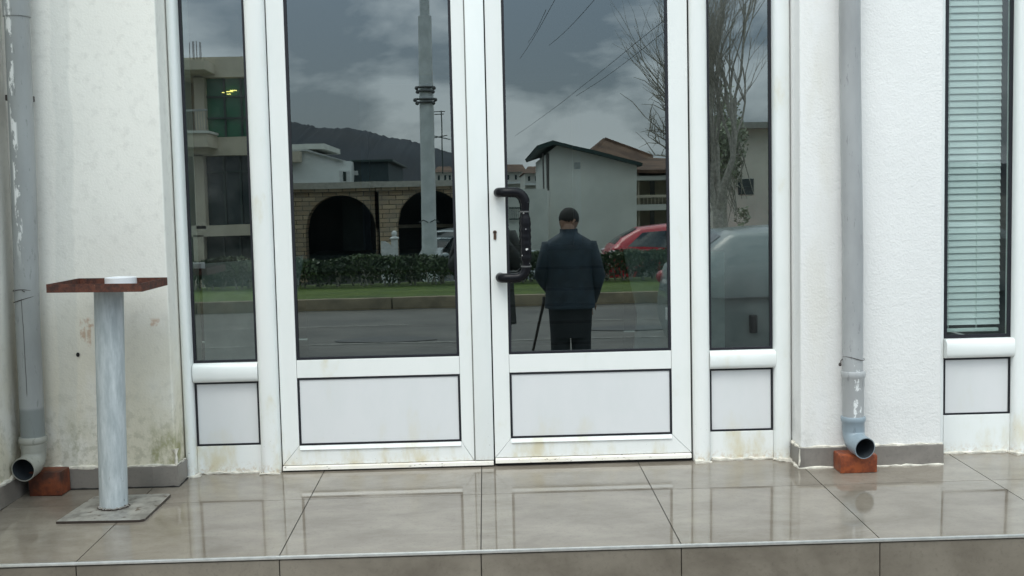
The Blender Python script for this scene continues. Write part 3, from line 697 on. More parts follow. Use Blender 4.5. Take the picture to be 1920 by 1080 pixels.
# stone arcade
t = NT('rubble_stone'); br = t.n.new('ShaderNodeTexBrick'); cx = t.n.new('ShaderNodeCombineXYZ'); X, Y, Z = t.xyz(); t.link(X, cx.inputs[0]); t.link(Z, cx.inputs[1])
mpn = t.n.new('ShaderNodeMapping'); mpn.inputs['Scale'].default_value = (1, 1, 1); t.link(cx.outputs[0], mpn.inputs[0]); t.link(mpn.outputs[0], br.inputs['Vector'])
br.inputs['Scale'].default_value = 1.0; br.inputs['Brick Width'].default_value = .36; br.inputs['Row Height'].default_value = .12; br.inputs['Mortar Size'].default_value = .012
br.inputs['Color1'].default_value = (.60, .48, .32, 1); br.inputs['Color2'].default_value = (.40, .29, .18, 1); br.inputs['Mortar'].default_value = (.10, .08, .055, 1); br.inputs['Bias'].default_value = 0
c = t.mix(t.step(t.noise(3.5, None, 5), .4, .6, 0., .5), br.outputs[0], (.30, .27, .22)); t.bump(br.outputs[1], .5, -.02); stone = t.done(c, .9)
ar = thing('arcade_building', 'low stone arcade with two dark arches and a pale coping beyond the hedge', 'building', (V(680, 480, 30).x, Yd(30), GZ))
def arch_wall(m, D, px0, px1, pyt, arches, depth, pyb=560):
    a = V(px0, pyt, D); b = V(px1, pyb, D); y = a.y; xs_ = [a.x]
    for (pc, pr, pa) in arches:
        c_ = V(pc, pa, D); r = pr*D/2100; zs = c_.z-r; x0, x1 = c_.x-r, c_.x+r
        m.box(xs_[-1], x0, y-depth, y, b.z, a.z)
        top = [(x0+(x1-x0)*i/24, zs+r*math.sqrt(max(0, 1-(2*i/24-1)**2))) for i in range(25)]
        for (u0, v0), (u1, v1) in zip(top, top[1:]): m.prism([(u0, v0), (u1, v1), (u1, a.z), (u0, a.z)], 1, y-depth, y)
        xs_.append(x1)
    m.box(xs_[-1], b.x, y-depth, y, b.z, a.z)
m = MB(); arch_wall(m, 30, 430, 708, 352, [(637, 66, 366)], .5); arch_wall(m, 29.4, 709, 905, 347, [(805, 62, 356)], .5)
bmesh.ops.remove_doubles(m.bm, verts=m.bm.verts[:], dist=.0005); m.build('wall', stone, ar)
m = MB(); rect(m, 425, 346, 703, 351.8, 29.8, 1.0); rect(m, 700, 340, 910, 346.6, 29.2, 1.0); m.build('coping', simple('pale_coping', (.42, .40, .35), .8), ar)
m = MB(); rect(m, 427, 352.2, 703, 358, 29.88, .12); rect(m, 704, 347, 905, 354, 29.3, .09); m.build('fascia_stones', stone, ar)
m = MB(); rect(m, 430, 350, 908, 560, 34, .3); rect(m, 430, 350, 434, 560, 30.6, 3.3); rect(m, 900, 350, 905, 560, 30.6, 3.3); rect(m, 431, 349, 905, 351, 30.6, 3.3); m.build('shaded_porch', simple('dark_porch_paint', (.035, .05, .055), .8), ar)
m = MB(); rect(m, 742, 422, 850, 426, 33, .1); m.build('porch_rail', beige, ar)
m = MB(); rect(m, 641, 372, 684, 470, 33.5, .1); m.build('porch_door', simple('teal_grey_door', (.06, .09, .09), .6), ar)
# white balustrade and gate pier with a ball
bs = thing('gate_pier', 'white gate pier topped by a ball, in front of the stone arcade', 'gate pier', (V(742, 480, 26).x, Yd(26), GZ))
pc = V(739.5, 450, 26); wp = simple('white_masonry_paint', (.66, .67, .65), .7)
m = MB(); hw_ = .075; m.box(pc.x-hw_, pc.x+hw_, pc.y-hw_, pc.y+hw_, GZ, pc.z+.02); zt = pc.z+.02
m.rings([[(pc.x+sx_*k, pc.y+sy_*k, zz) for sx_, sy_ in ((-1, -1), (1, -1), (1, 1), (-1, 1))] for k, zz in ((.07, zt), (.105, zt+.01), (.105, zt+.03), (.05, zt+.06), (.03, zt+.08))]); m.ell((pc.x, pc.y, zt+.125), (.07, .07, .07)); m.build('pier', wp, bs, True)
m = MB(); a = V(714, 452, 26); 
m.prism([(pc.x-.078, GZ), (a.x, GZ), (a.x, a.z), (a.x+.1, a.z-.01), (a.x+.2, a.z-.07), (pc.x-.078, a.z-.13)], 1, pc.y-.05, pc.y+.05); m.build('parapet', wp, bs)

# white house with mono-pitch roof behind the arcade, dark neighbour
wh = thing('white_house', 'white house with a sloping roof line and a small shuttered window behind the arcade', 'house', (V(605, 480, 45).x, Yd(45), GZ))
def poly_wall(m, pts, D, depth):
    P_ = [V(x, y, D) for x, y in pts]; m.prism([(p.x, p.z) for p in P_], 1, P_[0].y-depth, P_[0].y); return m
m = MB(); poly_wall(m, [(515, 283), (573, 283), (642, 302), (658, 302.5), (658, 480), (515, 480)], 45, 8); m.build('wall', white_r, wh)
m = MB(); poly_wall(m, [(500, 281), (574, 279), (643, 300), (642, 302), (573, 282.8), (500, 282.9)], 44.8, 8.4); m.build('roof', simple('pale_roof_edge', (.45, .46, .44), .8), wh)
m = MB(); rect(m, 510, 271, 609, 279, 47, 5); m.build('roof_parapet', cream, wh)
m = MB(); rect(m, 510, 284, 562, 303, 44.2, .7); m.build('balcony', beige, wh)
m = MB(); rect(m, 636, 320, 656, 341, 44.95, .04); wf = m.build('window', wp, wh); m = MB(); rect(m, 643, 322, 649, 339, 44.9, .04); m.build('pane', dark_gl, wf)
dh = thing('dark_house', 'dark teal flat-roofed house beside the white house', 'house', (V(700, 480, 46).x, Yd(46), GZ))
m = MB(); rect(m, 659, 302, 733, 480, 46, 8); m.build('wall', simple('dark_teal_cladding', (.035, .055, .06), .7), dh)
m = MB(); rect(m, 657, 300, 736, 302, 45.8, 8.5); m.build('roof', dmull, dh); m = MB(); rect(m, 661, 320, 671, 328, 45.95, .04); m.build('window', wp, dh)

# gable house on the right with dark eaves, wall before it
gh = thing('gable_house', 'pale grey-green windowless gable wall with a dark green roof edge', 'house', (V(1108, 480, 33).x, Yd(33), GZ))
m = MB(); poly_wall(m, [(1030, 283), (1044, 272), (1194, 311), (1194, 560), (1030, 560)], 33, 9); m.build('wall', simple('pale_grey_green_render', (.76, .78, .72), .85, scale=.7, var=.10), gh)
m = MB(); poly_wall(m, [(1006, 273), (1036, 263), (1120, 283), (1206, 306), (1204, 312), (1120, 290), (1040, 270), (1010, 280)], 32.6, 9.8); m.build('roof', simple('dark_green_roof_edge', (.02, .045, .04), .6), gh)
m = MB(); rect(m, 1019, 287, 1022, 560, 33.2, .12); rect(m, 1024, 287, 1029.8, 357, 33.2, .3); m.build('downpipe', simple('grey_brown_metal', (.14, .13, .12), .5), gh)
m = MB(); rect(m, 1077, 305, 1089, 317, 32.99, .01); m.build('vent', simple('pale_vent', (.42, .45, .43), .8), gh)
gw = thing('garden_wall', 'lower pale concrete wall running from the gable house to the left', 'wall', (V(985, 480, 32).x, Yd(32), GZ))
m = MB(); rect(m, 880, 357, 1029.7, 560, 32.5, .25); m.build('wall', simple('streaked_render', (.66, .68, .62), .85, scale=1.2, var=.12), gw)
m = MB(); rect(m, 955, 389, 976, 391, 32.4, .05); rect(m, 955, 410, 976, 412, 32.4, .05)
for x in range(956, 976, 4): rect(m, x, 391.2, x+.8, 409.8, 32.4, .03)
m.build('railing', dmull, gw)
t = NT('clay_roof_tiles'); X, Y, Z = t.xyz(); wv = t.n.new('ShaderNodeTexWave'); wv.inputs['Scale'].default_value = 5; t.link(t.geo.outputs['Position'], wv.inputs[0])
clay = t.done(t.mix(t.step(t.noise(1.3, None, 5), .35, .65), (.10, .055, .035), (.19, .11, .07)), .9); t.bump(wv.outputs[0], .6, .05)
th = thing('tile_roof_house', 'two-storey beige house with balconies under a brown tiled hip roof', 'house', (V(1230, 480, 40).x, Yd(40), GZ))
def P3(px, py, D): return V(px, py, D)
m = MB(); rect(m, 1150, 316, 1330, 560, 41, 7); m.build('wall', simple('ochre_render', (.30, .27, .19), .85, scale=1.5), th)
a, b, c_, d_ = P3(1085, 318, 39), P3(1335, 318, 39), P3(1330, 296, 46), P3(1135, 262, 44)
e_ = P3(1225, 296, 44.5)
m = MB(); 
pts_ = [a, b, P3(1240, 300, 44), d_]
m.bm.faces.new([m.bm.verts.new(p) for p in (a, P3(1215, 319, 39), e_, d_)]); m.bm.faces.new([m.bm.verts.new(p) for p in (P3(1215, 319, 39), b, P3(1325, 300, 44.5), e_)])
m.bm.faces.new([m.bm.verts.new(p) for p in (a, d_, Vector((a.x, d_.y-3, a.z)))]); m.bm.faces.new([m.bm.verts.new(p) for p in (d_, e_, Vector((e_.x, d_.y-4, a.z)), Vector((a.x, d_.y-3, a.z)))])
rf = m.build('roof', clay, th); sd = rf.modifiers.new('thick', 'SOLIDIFY'); sd.thickness = .12
m = MB(); rect(m, 1190, 331, 1330, 336, 39.2, 1.7); rect(m, 1190, 384, 1330, 392, 39.2, 1.7); m.build('balcony_slab', cream, th)
m = MB(); rect(m, 1192, 366, 1330, 368, 39.3, .05)
for x in range(1193, 1330, 7): rect(m, x, 368.2, x+1, 383.8, 39.3, .04)
m.build('railing', beige, th)
for (x0, y0, x1, y1) in ((1219, 340, 1228, 366), (1219, 396, 1228, 440), (1255, 340, 1266, 366)): m = MB(); rect(m, x0, y0, x1, y1, 40.95, .04); m.build('window', dark_gl, th)
m = MB(); rect(m, 1196, 316.2, 1202, 560, 39.6, .3); m.build('column', beige, th)
# distant houses left of the gable
for k, (x0, x1, yt, yw, D_, lab) in enumerate(((945, 985, 308, 322, 75, 'distant brown-roofed house seen just above the door handle'), (984, 1022, 312, 325, 62, 'distant house with a reddish roof beside the gable house'), (815, 850, 312, 322, 80, 'small distant house behind the steel utility pole'))):
    dhs = thing('distant_house', lab, 'house', (V((x0+x1)/2, 380, D_).x, Yd(D_), GZ))
    m = MB(); rect(m, x0, yw, x1, 480, D_, 8); m.build('wall', cream, dhs)
    A, B = V(x0-3, yw, D_-.5), V(x1+3, yw, D_-.5); T0, T1 = V(x0+6, yt, D_+4), V(x1-6, yt, D_+4); q = Vector((0, -9, 0))
    m = MB(); m.bm.faces.new([m.bm.verts.new(p) for p in (A, B, T1, T0)]); m.bm.faces.new([m.bm.verts.new(p) for p in (A, T0, A+q)]); m.bm.faces.new([m.bm.verts.new(p) for p in (B, B+q, T1)]); m.bm.faces.new([m.bm.verts.new(p) for p in (A+q, T0, T1, B+q)])
    m.build('roof', clay, dhs)
    for x in (x0+6, (x0+x1)/2, x1-9): m = MB(); rect(m, x, yw+6, x+4, yw+15, D_-.02, .05); m.build('window', dark_gl, dhs)
    m = MB(); rect(m, x0, yw+19, x1, yw+22, D_-.9, .9); m.build('balcony', wp, dhs)
# pale building behind the bare tree
pb = thing('pale_building', 'pale building with one small dark window behind the bare tree, reflected at the right', 'building', (V(1400, 480, 26).x, Yd(26), GZ))
m = MB(); rect(m, 1345, 235, 1620, 560, 26, 6); m.build('wall', simple('pale_stone_render', (.66, .64, .55), .85, scale=.9, var=.15), pb)
m = MB(); rect(m, 1384, 336, 1414, 365, 25.98, .03); wf = m.build('window', dark_gl, pb); m = MB(); rect(m, 1392, 336.4, 1393.5, 364.6, 25.93, .03); rect(m, 1380, 350, 1412, 351, 25.94, .03); m.build('glazing_bar', dmull, wf)
m = MB(); rect(m, 1335, 230, 1630, 235, 25.6, 6.6); m.build('roof', simple('roof_edge', (.25, .25, .22), .8), pb)

# hills
m = MB(); rid = [(-400, 240), (200, 200), (420, 215), (500, 222), (545, 229), (575, 233), (603, 241), (650, 241), (690, 247), (730, 257), (770, 264), (800, 272), (853, 288), (905, 305), (960, 318), (1100, 330), (1300, 322), (1600, 300), (2300, 320)]
tops = [V(x, y+random.uniform(-.8, .8), 1500) for x, y in rid]
# subdivide the ridge with small irregularities
rr = []
for p, q in zip(tops, tops[1:]):
    for i in range(8): v = p.lerp(q, i/8); v.z += random.uniform(-1.2, 1.2); rr.append(v)
rr.append(tops[-1])
m.rings([[Vector((p.x, p.y+k, GZ+(p.z-GZ)*h+(random.uniform(-1.5, 1.5) if 0 < h < 1 else 0))) for p in rr] for k, h in ((450, 0), (300, .35), (150, .72), (0, 1.0), (-300, .6), (-700, 0))], close=False, cap=False)
struct(m.build('hills', simple('dark_wooded_slope', (.013, .020, .029), .95, scale=.01, var=.25, bump=0), None, True, 180))

# ---------- utility pole, cables
up = thing('utility_pole', 'tall grey steel utility pole with clamps standing beyond the hedge', 'pole', (V(806, 480, 23).x, Yd(23), GZ))
p0 = V(806, 480, 23); p1 = V(796, 30, 23); yy = Yd(23)
dx = (p1.x-p0.x)/(p1.z-p0.z)
m = MB(); m.tube([(p0.x+dx*(GZ-p0.z), yy, GZ), (p0.x, yy, p0.z), (p1.x, yy, p1.z)], [.165, .155, .135], 20); m.build('pole', simple('weathered_grey_steel', (.66, .68, .68), .6, scale=4), up, True)
m = MB(); m.tube([(p1.x, yy, p1.z), (p1.x+.02, yy, p1.z+2.5)], [.10, .09], 16); m.build('upper_pole', simple('grey_steel', (.6, .62, .62), .6), up, True)
m = MB()
for y_, k in ((165, .17), (172, .15), (187, .2), (193, .16)):
    q = V(798, y_, 23); m.tube([(q.x-k, yy+.13, q.z), (q.x, yy+.18, q.z), (q.x+k, yy+.13, q.z)], .022, 8); m.ell((q.x-k, yy+.15, q.z-.02), (.04, .04, .04), 8, 6); m.ell((q.x+k, yy+.15, q.z-.02), (.04, .04, .04), 8, 6)
q = V(806, 417, 23)
m.build('clamp', simple('dark_clamp', (.10, .10, .10), .6), up, True); m = MB()
for s_ in (-1, 1): m.tube([(q.x+s_*.02, yy+.17, q.z), (q.x+s_*.12, yy+.2, q.z+.05), (q.x+s_*.2, yy+.2, q.z)], .012, 6)
m.build('hook', bpy.data.materials['dark_clamp'], up, True)
ant = thing('tv_aerial', 'thin rooftop television aerial to the right of the steel pole', 'aerial', (V(825, 300, 44).x, Yd(44), 0))
m = MB(); A, B = V(823, 208, 44), V(830, 325, 44); A.x = B.x; m.tube([B, A], .025, 6)
for (x0, y0, x1, y1) in ((808, 210, 832, 209), (812, 215, 830, 214), (805, 253, 842, 262), (812, 258, 836, 254)): m.tube([V(x0+2, y0, 44), V(x1+2, y1, 44)], .02, 5)
m.build('aerial', dmull, ant)
cab = simple('black_cable', (.03, .03, .035), .6, bump=0)
for (x0, y0, D0, x1, y1, D1, lab) in ((1262, 25, 16, 966, 255, 34, 'longest overhead cable slanting across the sky in the right door glass'), (1258, 50, 17, 1080, 180, 25, 'faint overhead cable just below the longest one'),
        (1130, -18, 15, 1030, 85, 26, 'short overhead cable near the top middle of the right door glass'), (1045, -10, 15, 975, 110, 27, 'steep overhead cable at the top left of the right door glass'), (1024, 18, 17, 990, 80, 25, 'shortest faint overhead cable beside the steep one')):
    A, B = V(x0, y0, D0), V(x1, y1, D1); m = MB(); m.tube([A.lerp(B, i/10)-Vector((0, 0, .05*sin(pi*i/10))) for i in range(11)], .0042, 5)
    tag(m.build('overhead_cable', cab, None, True), lab, 'cable', 'overhead cables')

# ---------- bare tree and evergreen
def bare_tree(name, label, base, h, seed, lean=(0, 0), spread=.5, n0=7):
    rnd = random.Random(seed); t_ = thing(name, label, 'tree', base)
    trunk = MB(); cr = MB(); b0 = Vector(base); top = b0+Vector((lean[0], lean[1], h*.28))
    trunk.tube([b0, b0.lerp(top, .5)+Vector((.03, 0, 0)), top], [.13, .10, .085], 10)
    cnt = [0]
    def grow(p, d, r, l, lv):
        if lv > 5 or cnt[0] > 1900 or r < .0024: return
        k = 4; P_ = [p]; dd = d.copy()
        for i in range(k):
            dd = (dd+Vector((rnd.gauss(0, .13), rnd.gauss(0, .13), rnd.gauss(.03, .08)))).normalized(); P_.append(P_[-1]+dd*l/k)
        (trunk if lv == 0 else cr).tube(P_, [r*(1-.45*i/k) for i in range(k+1)], 6 if lv < 2 else 4, cap=False); cnt[0] += 1
        nb = 4 if lv < 3 else 3
        for i in range(nb):
            j = rnd.randint(1, k); a = rnd.uniform(0, 6.28); q = dd.orthogonal().normalized(); q = Matrix.Rotation(a, 3, dd) @ q
            nd_ = (dd+q*rnd.uniform(.2, .5)+Vector((0, 0, .30))).normalized()
            grow(P_[j], nd_, r*(1-.45*j/k)*.68, l*rnd.uniform(.62, .85), lv+1)
    for i in range(n0):
        a = i*6.28/n0+rnd.uniform(-.3, .3); grow(top-Vector((0, 0, .1*(i % 3))), Vector((cos(a)*spread, sin(a)*spread, 1)).normalized(), .065, h*.30, 0)
    trunk.build('trunk', bark, t_, True); cr.build('crown', bark, t_, True)
    return t_
tb = V(1346, 480, 19)
bare_tree('bare_tree', 'leafless tree with many thin upright branches, reflected in the right side window', (tb.x, tb.y, GZ), 6.6, 11, spread=.30, n0=4)
ev = thing('evergreen_tree', 'dull green drooping evergreen in front of the pale building', 'tree', (V(1385, 480, 22).x, Yd(22), GZ))
ec = V(1350, 262, 23); rnd = random.Random(3)
clumps = [(ec+Vector((rnd.gauss(0, .30), rnd.gauss(0, .4), rnd.gauss(-.15, .40))), rnd.uniform(.12, .28)) for _ in range(46)]
def epick():
    c_, r_ = random.choice(clumps); v = Vector((random.gauss(0, 1), random.gauss(0, 1), random.gauss(0, 1))).normalized()*r_*random.random()**.4; v.z *= 1.5; return c_+v
m = MB(); leaves(m, 3800, epick, .03, .07); m.build('crown', simple('dull_green_needles', (.30, .33, .22), .7, var=.3, scale=3, bump=0), ev)
m = MB(); m.tube([(ec.x+.05, ec.y, GZ), (ec.x, ec.y, 1.2), (ec.x, ec.y, ec.z)], [.14, .12, .05], 8)
for _ in range(60):
    c_, r_ = rnd.choice(clumps); m.tube([c_, c_+Vector((rnd.uniform(-.2, .2), 0, -.4)), c_+Vector((rnd.uniform(-.35, .35), 0, -1.1))], [.016, .012, .006], 4)
m.build('trunk', bark, ev, True)
sh = thing('leafless_shrub', 'leafless brown branches reaching in from the right in front of the tiled roof', 'tree', (V(1290, 480, 20).x, Yd(20), GZ))
m = MB(); rnd = random.Random(5); b0 = V(1300, 330, 20)
m.tube([(b0.x+.2, b0.y, GZ), (b0.x+.1, b0.y, .6), b0], [.08, .06, .04], 7); m.build('trunk', bark, sh, True)
m = MB()
for (x, y) in ((1205, 215), (1215, 255), (1228, 165), (1222, 290), (1245, 240), (1210, 240), (1240, 195)):
    e = V(x, y, 20); mid = b0.lerp(e, .55)+Vector((rnd.uniform(-.1, .1), 0, .12)); m.tube([b0, mid, e], [.03, .016, .004], 5)
    for _ in range(7):
        s_ = mid.lerp(e, rnd.random()); q = s_+Vector((rnd.uniform(-.45, .2), rnd.uniform(-.2, .2), rnd.uniform(-.1, .45))); m.tube([s_, s_.lerp(q, .5)+Vector((0, 0, .05)), q], [.009, .006, .003], 4)
m.build('crown', bark, sh, True)

# ---------- cars
tyre = simple('tyre_rubber', (.015, .015, .015), .8, bump=0); alloy = simple('alloy_rim', (.35, .35, .36), .35, .7, bump=0)
car_gl = simple('car_glass', (.02, .028, .03), .06, bump=0, spec=.9); lampm = simple('lamp_lens', (.55, .50, .50), .15, bump=0); redl = simple('red_lamp_lens', (.30, .02, .02), .2, bump=0)
HATCH = [(0, .30, .48, .56, .66, .55), (.12, .22, .60, .70, .80, .66), (.95, .19, .80, .92, .87, .70), (1.25, .19, .86, .97, .89, .68), (1.6, .19, .88, 1.20, .895, .61), (2.0, .19, .90, 1.41, .90, .58), (2.8, .19, .93, 1.46, .90, .58), (3.45, .19, .97, 1.40, .89, .56), (3.85, .22, 1.0, 1.20, .87, .60), (4.05, .28, .98, 1.02, .84, .66), (4.18, .38, .72, .80, .76, .62)]
ESTATE = [(0, .30, .50, .58, .68, .58), (.12, .24, .64, .74, .82, .68), (.95, .22, .86, .98, .90, .72), (1.2, .22, .90, 1.02, .92, .70), (1.55, .22, .92, 1.28, .925, .66), (1.95, .22, .94, 1.55, .93, .64), (3.2, .22, .96, 1.60, .93, .64), (4.2, .22, .98, 1.54, .92, .62), (4.42, .26, .98, 1.36, .90, .64), (4.55, .32, .92, 1.0, .87, .70), (4.6, .45, .70, .78, .80, .66)]
def make_car(label, paint_c, st, loc, rz, wx=(.85, 3.3), hscale=1., win=None):
    t_ = thing('parked_car', label, 'car', loc, 'cars parked along the street', local=True, rz=rz)
    pm = simple('car_paint', paint_c, .25, bump=0, var=.03, spec=.5, coat=.4)
    def S_(x):
        for a, b in zip(st, st[1:]):
            if x <= b[0]: k = (x-a[0])/(b[0]-a[0]); return [u+(v-u)*k for u, v in zip(a, b)]
        return list(st[-1])
    L = st[-1][0]; xs_ = sorted({s_[0] for s_ in st} | {L*i/28 for i in range(29)})
    def ring(x):
        _, zl, zb, zt_, w_, tw = S_(x); zt_ = zt_*hscale if zt_ > 1.1 else zt_
        h = [(w_*.80, zl), (w_*.97, zl+.06), (w_, zl+(zb-zl)*.45), (w_*.985, zl+(zb-zl)*.78), (w_*.965, zb), (tw+(w_*.965-tw)*.12, zb+(zt_-zb)*.86), (tw*.88, zt_-.004), (tw*.45, zt_+.015)]
        return [(x, y, z) for y, z in h]+[(x, -y, z) for y, z in h[::-1]]
    m = MB(); m.rings([ring(x) for x in xs_]); bd = m.build('body', pm, t_, True, 50)
    a1, b1, a2, b2 = win or (1.45, 3.75, 1.98, 3.40)
    for s_ in (-1, 1):
        m = MB()
        for (t0, t1) in ((0, .46), (.50, 1)):
            rg = []
            for i in range(9):
                t_i = t0+(t1-t0)*i/8; xb_ = a1+(b1-a1)*t_i; xt_ = a2+(b2-a2)*t_i
                pb_ = ring(xb_); pt_ = ring(xt_)
                A = Vector(pb_[4]).lerp(Vector(pb_[5]), .10); B = Vector(pt_[4]).lerp(Vector(pt_[5]), .90)
                rg.append([(A.x, s_*(A.y+.006), A.z), ((A.x+B.x)/2, s_*((A.y+B.y)/2+.008), (A.z+B.z)/2), (B.x, s_*(B.y+.006), B.z)])
            m.rings(rg, close=False, cap=False)
        m.build('side_window', car_gl, t_, True)
        for x, dz in ((a1+.9, -.12), (a1+1.75, -.12)):
            m = MB(); _, zl, zb, _, w_, _ = S_(x); m.box(x, x+.18, s_*w_*.985-.012, s_*w_*.985+.022, zb+dz, zb+dz+.03, .008); m.build('door_handle', M['dark_plastic'], t_)
        m = MB(); m.ell((a1+.28, s_*(S_(a1+.28)[4]*.96+.10), S_(a1)[2]+.10), (.07, .10, .07), 12, 8); m.build('wing_mirror', pm, t_, True)
        for x, nm, mt in ((.10, 'headlight', lampm), (L-.17, 'tail_light', lampm if hscale == 1. and st is HATCH else redl)):
            m = MB(); _, zl, zb, _, w_, _ = S_(x); m.ell((x+(.11 if st is ESTATE and x > 2 else 0), s_*(w_*.90), zb-.10), (.07 if st is ESTATE and x > 2 else .16, .10, .065), 12, 8); m.build(nm, mt, t_, True)
        for x in wx:
            m = MB(); y = s_*(S_(x)[4]-.10)
            m.rings([[(x+r_*cos(a), y+s_*dy, .31+r_*sin(a)) for a in [2*pi*k/24 for k in range(24)]] for r_, dy in ((.29, -.1), (.31, -.08), (.31, .09), (.29, .105))]); wl = m.build('wheel', tyre, t_, True)
            m = MB(); m.rings([[(x+r_*cos(a), y+s_*dy, .31+r_*sin(a)) for a in [2*pi*k/20 for k in range(20)]] for r_, dy in ((.20, .1), (.20, .112), (.14, .112), (.05, .118))]); m.build('rim', alloy, wl, True)
    for nm, xa, xb in (('windscreen', st[3][0]+.04, st[5][0]-.05), ('rear_window', st[7][0]+.05, st[9][0]-.04)):
        rg = []
        for i in range(6):
            x = xa+(xb-xa)*i/5; p = ring(x); off = .008
            rg.append([(x-(.004 if nm == 'windscreen' else -.004), y*.86, z+off+.0) for y, z in ((p[6][1], p[6][2]), (p[7][1], p[7][2]), (-p[7][1], p[7][2]), (-p[6][1], p[6][2]))])
        m = MB(); m.rings(rg, close=False, cap=False); m.build(nm, car_gl, t_, True)
    for b_ in ((-.01, .03, .36, .47), (L-.03, L+.012, .52, .63)): m = MB(); m.box(b_[0], b_[1], -.26, .26, b_[2], b_[3], .005); m.build('number_plate', wp, t_)
    return t_
# front of each model at x=0, rear at x=L; rotated by pi the rear is on the left in the glass
r0 = V(1140, 430, 24); make_car('red hatchback parked beyond the hedge, its tail to the left', (.52, .02, .035), HATCH, (r0.x+4.18, Yd(24)-.9, -.98), pi)
r1 = V(1021, 430, 23.3); make_car('silver-grey hatchback behind the black door handle, partly hidden by the standing man', (.30, .33, .34), HATCH, (r1.x-.92, Yd(22.5), -1.04), R(262))
r2 = V(813, 430, 28); make_car('white estate car parked in front of the arcade behind the steel pole', (.70, .72, .73), ESTATE, (r2.x+2.05, Yd(28)-4.6, -1.18), R(112))
make_car('pale grey estate car standing close by on the pavement, filling the right side window', (.25, .285, .28), ESTATE, (1.63+4.6, -5.62, -.60), pi, wx=(.9, 3.65), hscale=.86)

vs = bpy.context.scene.collection.objects
van = [o for o in vs if o.get('label', '').startswith('pale grey estate car')][0]
q = V(1412, 607, 8.96); lx_ = -(q.x-van.location.x); ly_ = -(q.y-van.location.y); lz_ = q.z-van.location.z
m = MB(); m.box(lx_-.032, lx_+.032, -.955, -.905, lz_-.075, lz_+.075, .012); m.build('tail_door_catch', M['dark_plastic'], van)
m = MB()
m.box(lx_-2.2, 4.42, -.945, -.905, .80, .815, .003); m.build('waist_trim', simple('grey_trim', (.16, .17, .17), .5, bump=0), van)

